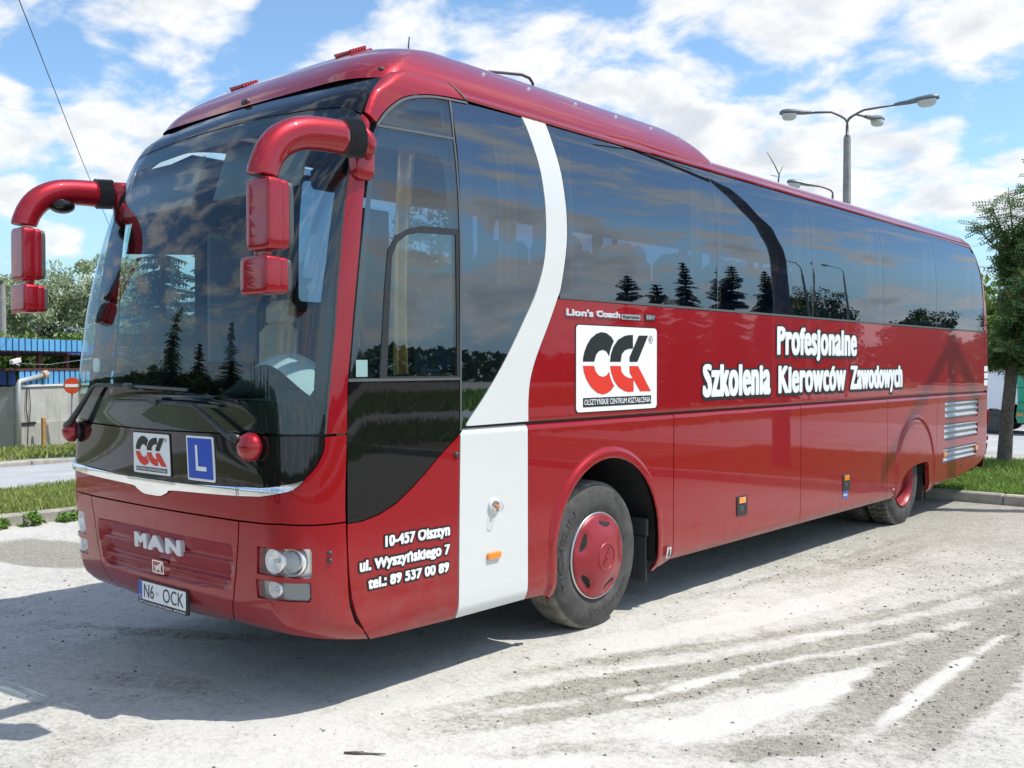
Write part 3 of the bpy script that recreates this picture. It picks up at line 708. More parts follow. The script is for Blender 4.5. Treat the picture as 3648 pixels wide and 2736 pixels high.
for sg in(1,-1):
    cr=[(.800,1.0205),(1.23,1.0285),(1.526,1.0215),(1.75,1.0195),(1.982,1.021),(1.991,.898),(1.994,.75),(1.995,.619),(1.992,.525),(1.960,.433),(1.835,.372),(1.648,.391),(1.185,.428),(.66,.44),(.606,.444),(.653,.490),(.705,.596),(.741,.733),(.771,.887)]
    hh=[(.922,.905),(1.56,.903),(1.575,.885),(1.565,.765),(1.55,.75),(1.0,.758),(.905,.758)] if True else 0
    ff=[(.895,.730),(1.53,.730),(1.552,.715),(1.545,.645),(1.52,.625),(1.15,.632),(.895,.628)]
    panel('bumper_corner',FRONT,[[(sg*a,b) for a,b in cr],[(sg*a,b) for a,b in hh],[(sg*a,b) for a,b in ff]],RED,coach,step=(.045,.045),rim=.05,bstep=(.05,.05))
    for nm,lp in(('headlight',hh),('fog_light',ff)):
        lp=[(sg*a,b) for a,b in lp]
        h0=panel(nm,FRONT,[inset(lp,-.012,-.008)],HOUS if nm=='headlight' else simple('fog_housing',(.62,.61,.58),.3,0) if 'fog_housing' not in bpy.data.materials else bpy.data.materials['fog_housing'],coach,step=(.06,.05),h=-.058,rim=-.05)
        panel('lens',FRONT,[inset(lp,.010,.006)],CLEAR,h0,step=(.06,.05),h=-.008,rim=.004)
        def cup(S_,v_,r,depth=.05,nm_='reflector',mat=REFL,bulb=True):
            c=FRONT(np.array([sg*S_]),np.array([v_]),-.058)[0]; nn=FRONT(np.array([sg*S_]),np.array([v_]),-.043)[0]-c
            q=Vector(nn).normalized(); q=(q*.45+Vector((0,-1,0))*.8).normalized()
            mb=MB(); mb.lathe([(.034,r),(.02,r*.94),(0,r*.75),(-.02,r*.45),(-.03,.012)],24,'x'); mb.lathe([(.034,r),(.036,r*1.06),(.0,r*1.07)],24,'x')
            o=mb.build(nm_,[mat],h0,smooth=True,loc=tuple(c)); o.rotation_mode='QUATERNION'; o.rotation_quaternion=q.to_track_quat('X','Z')
            if bulb:
                mb=MB(); mb.lathe([(-.03,.014),(.0,.014),(.02,.011),(.024,.0)],12,'x'); b=mb.build('bulb',[SATIN],h0,smooth=True,loc=tuple(c)); b.rotation_mode='QUATERNION'; b.rotation_quaternion=o.rotation_quaternion
        if nm=='headlight':
            cup(1.045,.828,.062); cup(1.37,.828,.068,bulb=False)
            c=FRONT(np.array([sg*1.30]),np.array([.828]),-.030)[0]; mb=MB(); mb.lathe([(.0,.001),(.0,.052),(-.006,.056)],24,'x'); fd=mb.build('frosted_disc',[simple('frosted_lens',(.42,.43,.42),.35) if 'frosted_lens' not in bpy.data.materials else bpy.data.materials['frosted_lens']],h0,smooth=True,loc=tuple(c)); fd.rotation_euler=(0,0,R(-72 if sg>0 else -108))
        else:
            cup(1.03,.680,.042)
            panel('position_lamp',FRONT,[[(sg*a,b) for a,b in [(1.20,.724),(1.52,.724),(1.540,.712),(1.533,.648),(1.51,.632),(1.20,.638)]]],simple('ribbed_lens',(.22,.22,.22),.3,.3) if 'ribbed_lens' not in bpy.data.materials else bpy.data.materials['ribbed_lens'],h0,step=(.05,.03),h=-.018,rim=.03)
    sq=rrect(1.05,.963,1.187,1.006,.02,.008)
    panel('towing_cover',FRONT,[[(sg*a,b) for a,b in inset(sq,.006,.004)]],RED,coach,step=(.05,.03),h=.0015,rim=.003)
    flat('towing_cover_joint',FRONT,[(sg*a,b) for a,b in sq],RUBBER,coach,h=.0006,step=.05)
    for v_ in(.876,.836):
        mb=MB(); mb.sphere((0,0,0),(.014,.014,.012),10,6); mb.build('parking_sensor',[RUBBER],coach,smooth=True,loc=tuple(FRONT(np.array([sg*1.775]),np.array([v_]),.002)[0]))
# number plate
def PLANE(x0,y0,z0):
    def fn(u,v,h=0.0):
        u=np.asarray(u,float); return np.stack([x0+u,np.full(u.shape,y0)-h,z0+np.asarray(v,float)],-1)
    return fn
PF=PLANE(.033,.040,.510)
npf=panel('number_plate',PF,[rrect(-.27,-.075,.27,.068,.012)],DKPLAST,coach,step=(.2,.2),rim=.016)
flat('plate_face',PF,rrect(-.258,-.048,.258,.060,.010),WTXT,npf,h=.003,step=.2)
flat('country_band',PF,[(-.258,-.046),(-.218,-.046),(-.218,.058),(-.258,.058)],BLUE,npf,h=.004,step=.2)
PLT=simple('plate_lettering',(.02,.02,.025),.4)
lettering('plate_lettering','N6',PF,-.195,-.085,-.032,.046,PLT,npf,h=.005)
lettering('plate_lettering','OCK',PF,.015,.235,-.032,.046,PLT,npf,h=.005)
lettering('plate_lettering','PL',PF,-.252,-.226,-.040,-.020,WTXT,npf,h=.005)
flat('plate_sticker',PF,rrect(-.060,-.008,-.040,.014,.004),simple('pale_sticker',(.45,.55,.68),.4),npf,h=.005,step=.1)
lettering('plate_lettering','MAN Truck & Bus Polska  Wolica 25 Nadarzyn  +48 795 389 846',PF,-.25,.25,-.069,-.057,WTXT,npf,h=.003,fat=.0004)
# badges
lettering('maker_badge','M',FRONT,-.258,-.118,.766,.856,SILV,coach,h=-.002,fat=.011,fatv=.007,thick=.03)
lettering('maker_badge','A',FRONT,-.108,.062,.766,.856,SILV,coach,h=-.002,fat=.011,fatv=.007,thick=.03)
lettering('maker_badge','N',FRONT,.085,.240,.766,.856,SILV,coach,h=-.002,fat=.011,fatv=.007,thick=.03)
lb=panel('lion_badge',FRONT,[rrect(-.066,.636,.052,.711,.006),rrect(-.060,.641,.046,.706,.004)],CHROME,coach,step=(.05,.03),h=-.002,rim=.03)
panel('badge_field',FRONT,[rrect(-.060,.641,.046,.706,.004)],REDC,lb,step=(.05,.03),h=-.008,rim=.02)
lion=[(-.045,.645),(-.020,.645),(-.018,.655),(.0,.660),(.006,.646),(.030,.646),(.020,.654),(.022,.672),(.034,.690),(.038,.702),(.022,.702),(.004,.690),(-.018,.682),(-.034,.676),(-.044,.684),(-.050,.680),(-.040,.666),(-.036,.656)]
flat('lion_figure',FRONT,lion,SATIN,lb,h=-.004,step=.03)
# ---- logo sign, shared by front and side
LTOP=dict(
 O=[(347,982),(349,950),(357,910),(372,865),(398,817),(436,782),(470,770),(505,777),(538,803),(556,835),(541,868),(529,908),(523,942),(505,908),(480,897),(455,905),(434,932),(422,982)],
 C=[(530,982),(534,935),(552,875),(586,824),(630,797),(660,790),(694,789),(694,886),(664,888),(634,900),(612,930),(605,982)],
 K=[(669,982),(669,948),(737,793),(808,793),(727,982)])
LBOT=dict(
 O=[(347,1012),(421,1012),(430,1050),(452,1081),(480,1091),(505,1081),(523,1052),(531,1092),(545,1130),(559,1155),(540,1185),(510,1208),(478,1217),(440,1204),(400,1164),(370,1110),(353,1055)],
 C=[(530,1012),(605,1012),(612,1055),(634,1084),(664,1098),(698,1101),(700,1196),(664,1199),(636,1194),(590,1166),(556,1115),(538,1060)],
 K=[(669,1012),(732,1012),(830,1192),(748,1194),(669,1058)])
def lmap(u0,u1,v0,v1):
    def f(p):
        x,y=p; t=(x-305)/572; top=720+t*23; bot=1346-t*34
        return (u0+t*(u1-u0),v1-(y-top)/(bot-top)*(v1-v0))
    return f
def logo(name,fn,u0,u1,v0,v1,parent,h,r):
    f=lmap(u0,u1,v0,v1)
    flat('sign_edge',fn,rrect(u0-.010,v0-.008,u1+.010,v1+.008,r*1.1),BTXT,parent,h=h,step=.15)
    sgn_=panel(name,fn,[rrect(u0,v0,u1,v1,r)],WTXT,parent,step=(.1,.1),h=h+.002,rim=.002)
    for k in 'OCK':
        flat('logo_letter',fn,[f(p) for p in LTOP[k]],BTXT,sgn_,h=h+.004,step=.08)
        flat('logo_letter',fn,[f(p) for p in LBOT[k]],RTXT,sgn_,h=h+.004,step=.08)
    q=[f(p) for p in((348,1243),(832,1222),(832,1281),(348,1309))]
    flat('caption_bar',fn,q,BTXT,sgn_,h=h+.004,step=.1)
    vb=(q[2][1]+q[3][1])/2+(v1-v0)*.022; vc=(q[0][1]+q[1][1])/2-(v1-v0)*.018
    lettering('caption','OLSZTYŃSKIE CENTRUM KSZTAŁCENIA',fn,q[0][0]+.012*(u1-u0),q[1][0]-.012*(u1-u0),vb,vc,WTXT,sgn_,h=h+.006,fat=.0006*(u1-u0),fatv=.0005)
    c=f((828,822)); ru=.028*(u1-u0); rv=.05*(v1-v0)
    ring=lambda k:[(c[0]+ru*k*math.cos(R(a)),c[1]+rv*k*math.sin(R(a))) for a in range(0,360,20)]
    panel('registered_mark',fn,[ring(1),ring(.86)],BTXT,sgn_,step=(.1,.1),h=h+.004,rim=0)
    lettering('registered_mark','R',fn,c[0]-ru*.42,c[0]+ru*.45,c[1]-rv*.5,c[1]+rv*.5,BTXT,sgn_,h=h+.004)
    return sgn_
tag(logo('logo_sign',FRONT,-.198,.207,1.221,1.455,coach,.004,.012),None,None)
logo('logo_sign',SIDE,2.365,3.358,1.527,2.117,coach,.002,.03)
ls=panel('learner_sign',FRONT,[rrect(.384,1.216,.634,1.461,.010)],WTXT,coach,step=(.06,.06),h=.008,rim=.006)
flat('learner_field',FRONT,rrect(.397,1.229,.621,1.449,.004),BLUE,ls,h=.010,step=.06)
flat('learner_letter',FRONT,[(.470,1.272),(.566,1.272),(.566,1.296),(.491,1.296),(.491,1.412),(.470,1.412)],WTXT,ls,h=.012,step=.06)
# ---- wipers
def onf(S_,v_,h): return tuple(FRONT(np.array([S_],float),np.array([v_],float),h)[0])
def wiper(pts,bl,cap_at):
    mb=MB(); mb.tube([onf(*p) for p in pts],[.026,.022,.016,.012,.012,.010,.010][:len(pts)],8)
    o=mb.build('wiper',[DKPLAST],coach,smooth=True)
    mb=MB(); mb.tube([onf(*p) for p in bl],.009,6); mb.box(tuple(np.array(onf(*bl[1]))+np.array([0,-.02,.0])),(.075,.035,.035),0,.008)
    mb.build('wiper_blade',[RUBBER],o)
    c=Vector(onf(cap_at[0],cap_at[1],.02)); n_=(Vector(onf(cap_at[0],cap_at[1],.1))-c).normalized()
    mb=MB(); mb.lathe([(-.06,.050),(-.01,.054),(.0,.052)],20,'x',mi=1)
    pr=[(-.005,.070),(.0,.074),(.02,.0755),(.045,.068),(.062,.050),(.072,.025),(.0745,0.001)]
    mb.lathe([(-.005,.02)]+pr,28,'x',mi=0)
    k=mb.build('wiper_cap',[REDC,RUBBER],o,smooth=True,loc=tuple(c)); k.rotation_mode='QUATERNION'; k.rotation_quaternion=n_.to_track_quat('X','Z')
wiper([(.93,1.462,.07),(.877,1.475,.065),(.817,1.49,.06),(.675,1.571,.05),(.545,1.637,.045),(.40,1.642,.04),(.144,1.645,.035)],[(.738,1.628,.022),(.143,1.642,.024),(-.47,1.634,.022)],(.975,1.425))
wiper([(-1.06,1.462,.07),(-.991,1.48,.065),(-.80,1.62,.05),(-.653,1.716,.045),(-.608,1.728,.04),(-.40,1.731,.035),(-.153,1.731,.03)],[(-.70,1.722,.02),(-.153,1.728,.022),(.466,1.714,.02)],(-1.09,1.425))
# ---- mirrors
def mirror(sg):
    path=[(1.235,.53,2.975),(1.29,.505,3.035),(1.305,.46,3.033)]
    mb=MB(); mb.tube([(sg*x,y,z) for x,y,z in path],[.085,.098,.092],16,ell=(.62,.98)); 
    mb.rbox((sg*1.255,.510,2.935),(.10,.13,.22),.5,20,14)
    arm=mb.build('mirror_arm',[REDC],coach,smooth=True)
    mb=MB(); pts=[];rad=[]
    for k in range(15):
        t=k/14; pts.append((sg*1.305,.465-.135*t,3.033-.012*t)); rad.append(.094+(.012 if k%2 else -.020))
    mb.tube(pts,rad,18,ell=(.62,.98)); mb.build('bellows',[RUBBER],arm)
    q=[(1.305,.335,3.020),(1.305,.25,3.017),(1.303,.14,3.008),(1.30,.05,2.988),(1.298,-.04,2.940),(1.298,-.105,2.868),(1.300,-.142,2.785),(1.300,-.148,2.757)]
    q=[tuple(p) for p in smooth_loop(q,3)]; m=len(q)
    rr=[.092-.008*math.sin(min(1,i/(m-1))*math.pi*.5) for i in range(m)]
    mb=MB(); mb.tube([(sg*x,y,z) for x,y,z in q],rr,18,ell=(.74,.96)); mb.build('arm_shell',[REDC],arm,smooth=True)
    if sg<0:
        mb=MB(); mb.sphere((sg*1.27,.085,2.905),(.075,.085,.05),16,10); mb.build('kerb_mirror',[BLACKG],arm,smooth=True)
    def box(name,c,d,b,mat,rz=0):
        mb=MB(); mb.rbox((0,0,0),d); return mb.build(name,[mat],arm,smooth=True,loc=c)
    X=1.315
    box('mirror_housing',(sg*X,-.150,2.568),(.190,.085,.345),.030,REDC)
    box('mirror_shell',(sg*X,-.092,2.568),(.184,.05,.335),.022,REDC); box('mirror_back',(sg*X,-.060,2.568),(.185,.03,.318),.012,GREYPL)
    box('mirror_glass',(sg*X,-.043,2.568),(.165,.006,.29),.002,CHROME)
    box('mirror_neck',(sg*(X-.03),-.135,2.388),(.09,.05,.05),.012,REDC)
    box('wide_mirror_housing',(sg*(X-.025),-.155,2.278),(.222,.092,.185),.036,REDC)
    box('wide_mirror_shell',(sg*(X-.025),-.092,2.278),(.212,.05,.175),.024,REDC); box('mirror_back',(sg*(X-.025),-.060,2.278),(.20,.03,.16),.012,GREYPL)
for sg in(1,-1): mirror(sg)
# ---- left side body
LIPZ=1.474
def lipoff(u,v):   # rolled top lip of the lower panels
    t=np.clip((v-(LIPZ-.04))/.04,0,1); return -.026*t*t
def archoff(u,v):
    o=lipoff(u,v)
    for y0,zc,r in((2.752,.58,.625),(8.93,.60,.605)):
        d=np.where(v>zc,np.hypot(u-y0,v-zc),np.abs(u-y0)); 
        sm=lambda q:np.clip(q,0,1)**2*(3-2*np.clip(q,0,1)); ring=sm((d-r+.03)/.03)*sm((r+.070-d)/.035)
        if y0<5: o=o+.022*ring*np.where(d>r-.03,1,0)
        else: o=o+.016*sm((d-r)/.025)*sm((r+.060-d)/.03)+.010*sm((r-d)/.03)
    # lower ends of the arches swing out into small skirts
    return o
SK=.352
LOW=chart('side',1,archoff); LOWR=chart('side',-1,lipoff)
# driver's door: black lower glass and red skin
bg_=[(.401,1.758),(1.237,1.758),(1.238,1.445),(1.061,1.322),(.95,1.235),(.847,1.164),(.732,1.091),(.609,1.044),(.489,1.022),(.389,1.020),(.389,1.48)]
panel('door_black_panel',SIDE,[bg_],BLACKG,coach,step=(.10,.12),rim=.016)
dr=[(.389,1.012),(.489,1.014),(.609,1.036),(.735,1.083),(.852,1.156),(.955,1.228),(1.066,1.315),(1.237,1.436),(1.229,1.05),(1.220,.655),(1.219,SK),(.568,SK+.014),(.507,.427),(.448,.525),(.4165,.619),(.399,.75),(.3905,.9)]
panel('driver_door',SIDE,[dr],RED,coach,step=(.10,.10),rim=.02)
mb=MB(); mb.lathe([(0,.016),(.012,.016),(.016,.012),(.017,0)],12,'x'); mb.build('door_lock',[RUBBER],coach,smooth=True,loc=tuple(SIDE(np.array([1.205]),np.array([1.324]),0)[0]))
for s_,u0,u1,vb,vc in(('10-457 Olsztyn',.648,1.150,.857,.918),('ul. Wyszyńskiego 7',.466,1.150,.748,.807),('tel.: 89 537 00 89',.524,1.142,.646,.703)):
    lettering('address_outline',s_,SIDE,u0,u1,vb,vc,BTXT,coach,h=.003,fat=.0045,fatv=.0035,grow=.0095,spacing=1.05,nd=12,X=.80)
    lettering('address_line',s_,SIDE,u0,u1,vb,vc,WTXT,coach,h=.005,fat=.0045,fatv=.0035,spacing=1.05,X=.80)
# white panels
wp=[(1.229,SK),(1.238,1.05),(1.246,1.444),(1.292,LIPZ),(1.861,LIPZ),(1.862,SK)]
panel('white_flap',LOW,[wp],WHITE,coach,step=(.12,.01),rim=.02,bstep=(.12,.012))
band_=[(1.303,1.486)]+[(p[0]+.004,p[1]+.003) for p in WL[::-1][1:]]+[(p[0],p[1]) for p in WR]
band_=[p for p in band_ if p[1]>1.484]
panel('white_band',SIDE,[band_],WHITE,coach,step=(.06,.06),h=.001,rim=.016)
mb=MB(); mb.lathe([(0,.052),(.012,.050),(.016,.036)],20,'x',mi=0); mb.lathe([(.014,.034),(.05,.033),(.062,.026),(.066,0)],18,'x',mi=1); mb.lathe([(.014,.012),(.04,.012),(.046,0)],10,'x',mi=2)
mb.build('side_lamp',[WHITE,CLEAR,ORANGE],coach,smooth=True,loc=tuple(SIDE(np.array([1.535]),np.array([.985]),0)[0]))
def marker(y0,y1,z0,z1):
    c=SIDE(np.array([(y0+y1)/2]),np.array([(z0+z1)/2]),.009)[0]; mb=MB(); mb.box((0,0,0),(.020,y1-y0,z1-z0),0,.006); mb.build('side_marker',[ORANGE],coach,loc=tuple(c))
marker(1.472,1.591,.664,.706)
# upper side panel
up=[(1.868,1.486)]+[(p[0]+.004,p[1]) for p in WR[::-1][1:] if p[1]<2.27]+[(2.172,2.281),(11.59,2.281),(11.63,2.0),(11.65,1.486)]
def upoff(u,v):
    t=np.clip((1.505-v)/.02,0,1); return -.012*t*t
panel('upper_side_panel',chart('side',1,upoff),[up],RED,coach,step=(.10,.009),rim=.02,bstep=(.1,.012))
rp=[(11.60,2.281),(11.555,2.75),(11.50,3.05),(11.36,3.40),(11.40,3.41),(11.46,3.40),(11.58,3.08),(11.66,2.75),(11.74,2.2),(11.78,1.486),(11.66,1.486),(11.64,2.0)]
for sg in (1,-1): panel('rear_pillar',chart('side',sg),[rp],REDC,coach,step=(.05,.08),rim=.02)
for z0,z1 in((1.752,1.826),(1.656,1.732),(1.559,1.636)):
    flat('air_slot',SIDE,rrect(11.60,z0,11.76,z1,.012),WTXT,coach,h=.002,step=.04)
# lower panels
g2=.0045
fa=[(1.866,LIPZ),(1.866,SK),(2.10,SK-.01),(2.140,.30)]+arch_loop(2.752,.58,.615,.30)[1:-1]+[(3.367,.285),(3.43,.272),(3.50,.30),(3.560,.338),(3.600-g2,SK),(3.607-g2,LIPZ)]
panel('wheel_panel',LOW,[fa],RED,coach,step=(.014,.011),rim=.05,bstep=(.02,.012))
def door_(a,b): 
    return [(a+g2,LIPZ),(a-.008+g2,SK),(b-.008-g2,SK),(b-g2,LIPZ)]
for a,b,hy in((3.608,5.848,(4.600,4.785)),(5.848,8.044,(6.815,6.998))):
    d=panel('luggage_door',LOW,[door_(a,b)],RED,coach,step=(.06,.009),rim=.02,bstep=(.06,.012))
    y0,y1=hy; c=SIDE(np.array([(y0+y1)/2]),np.array([.652]),.003)[0]
    mb=MB(); mb.box((0,0,0),(.012,y1-y0,.168),0,.005); hd=mb.build('handle_plate',[DKPLAST],d,loc=tuple(c))
    mb=MB(); mb.box((0,0,.045),(.014,.115,.052),1,.004); mb.box((0,.0,-.028),(.010,.10,.05),0,.004); mb.box((.003,.04,-.024),(.012,.032,.044),2,.006); mb.build('handle',[RUBBER,ORANGE,DKPLAST],hd,loc=(.004,0,0))
flat('service_sticker',SIDE,rrect(6.822,.488,6.945,.568,.006),simple('sticker_blue',(.05,.12,.42),.4),coach,h=.002,step=.2)
lettering('sticker_mark','eltec',SIDE,6.835,6.932,.515,.543,WTXT,coach,h=.004,fat=.001)
for y in(3.515,8.235):
    flat('jack_sticker',SIDE,[(y-.030,.385),(y+.030,.385),(y+.030,.462),(y-.030,.462)],simple('sticker_pale',(.55,.56,.54),.4) if 'sticker_pale' not in bpy.data.materials else bpy.data.materials['sticker_pale'],coach,h=.022 if y<5 else .002,step=.2)
    flat('sticker_mark',SIDE,[(y-.010,.395),(y+.014,.395),(y+.006,.430),(y+.004,.452),(y-.006,.452),(y-.006,.430)],BTXT,coach,h=.024 if y<5 else .004,step=.2)
ra=[(8.044+g2,LIPZ),(8.036+g2,SK),(8.33,SK),(8.345,.36),(8.40,.455),(8.47,.525),(8.56,.585),(8.66,.628),(8.78,.658),(8.95,.678),(9.15,.688),(9.28,.688),(9.335,.672),(9.362,.63),(9.372,.50),(9.40,.40),(9.45,.31),(9.52,.285),(9.575,.33),(9.600-g2,.375),(9.715-g2,LIPZ)]
panel('rear_wheel_panel',LOW,[ra],RED,coach,step=(.014,.011),rim=.05,bstep=(.02,.012))
GR=[[(10.002,1.386),(11.32,1.384),(11.352,1.36),(11.345,1.18),(11.31,1.152),(10.01,1.163),(9.975,1.19),(9.975,1.36)],
    [(9.97,1.110),(11.31,1.091),(11.335,1.07),(11.325,.92),(11.295,.896),(9.985,.892),(9.948,.915),(9.945,1.085)],
    [(9.935,.797),(11.255,.802),(11.285,.785),(11.275,.65),(11.245,.626),(9.92,.612),(9.90,.635),(9.905,.775)]]
ep=[(9.715+g2,LIPZ),(9.600+g2,.378),(10.3,.388),(11.0,.45),(11.35,.50),(11.50,.535),(11.62,.585),(11.70,.66),(11.74,.80),(11.745,1.0),(11.75,1.44),(11.73,LIPZ)]
e0=panel('engine_panel',LOW,[ep]+GR,RED,coach,step=(.1,.010),rim=.04,bstep=(.08,.012))
for k,gl in enumerate(GR):
    g0=np.array(gl); z0,z1=g0[:,1].min(),g0[:,1].max()
    def gof(u,v,z0=z0,z1=z1): 
        q=(v-z0)/(z1-z0)*3; return .020*np.sin(q*np.pi)**2
    panel('engine_grille',chart('side',1,gof),[gl],GRILLEM,coach,step=(.03,.004),h=-.022,rim=0,bstep=(.03,.004))
marker(9.905,9.985,.69,.755); marker(11.20,11.28,.70,.765)
mb=MB(); mb.lathe([(0,.022),(.006,.02),(.007,0)],12,'x'); mb.build('drain_cover',[RUBBER],coach,loc=tuple(SIDE(np.array([10.62]),np.array([.545]),0)[0]))
for nm,z0,z1,mt in(('tail_lamp',1.02,1.22,REDL),('tail_reflector',.80,.86,REDL),('rear_corner_lamp',.60,.76,BLACKG)):
    flat(nm,SIDE,rrect(11.80,z0,11.88,z1,.012),mt,coach,h=.012,step=.03,thick=.02)
# right side, plain
panel('right_side_panel',SIDER,[[(.39,1.01),(.39,.99),(1.85,.99),(1.85,2.28),(11.6,2.28),(11.65,1.49),(11.75,1.45),(11.72,.7),(11.5,.54),(10.5,.40),(9.5,.38)]+arch_loop(8.87,.5,.6,.36)[::-1]+arch_loop(2.752,.58,.615,.36)[::-1]+[(.55,.37),(.42,.6)]],RED,coach,step=(.3,.1),rim=.02,bstep=(.25,.08))
panel('right_side_panel',SIDER,[[(1.85,2.27),(1.85,3.43),(2.0,3.43),(2.0,2.27)]],REDC,coach,step=(.3,.1),rim=.02)
# big lettering
for s_,u0,u1,vb,vc in(('Profesjonalne',5.335,7.150,1.937,2.192),('Szkolenia',4.03,5.21,1.588,1.852),('Kierowców',5.362,6.875,1.590,1.838),('Zawodowych',6.985,8.468,1.594,1.836)):
    ns=max(1,len(s_))
    lettering('slogan_outline',s_,SIDE,u0+.008,u1+.008,vb-.006,vc-.006,BTXT,coach,h=.004,fat=.018,fatv=.011,grow=.022,spacing=1.08,nd=14,X=.80)
    lettering('slogan',s_,SIDE,u0,u1,vb,vc,WTXT,coach,h=.007,fat=.018,fatv=.011,spacing=1.08,nd=12,X=.80)
lettering('model_script',"Lion's",SIDE,2.250,2.550,2.175,2.222,SILV,coach,h=.012,fat=.004,fatv=.003,thick=.012)
lettering('model_script',"Coach",SIDE,2.590,2.870,2.178,2.222,SILV,coach,h=.012,fat=.004,fatv=.003,thick=.012)
sb=panel('trim_badge',SIDE,[rrect(2.895,2.171,3.135,2.209,.006)],SATIN,coach,step=(.1,.05),h=.006,rim=.006)
lettering('badge_word','Supreme',SIDE,2.912,3.118,2.181,2.203,GREYPL,sb,h=.009,fat=.0015)
sb=panel('trim_badge',SIDE,[rrect(3.200,2.174,3.335,2.219,.004)],DKPLAST,coach,step=(.1,.05),h=.006,rim=.006)
lettering('badge_word','EEV',SIDE,3.210,3.326,2.182,2.213,SATIN,sb,h=.009,fat=.003)
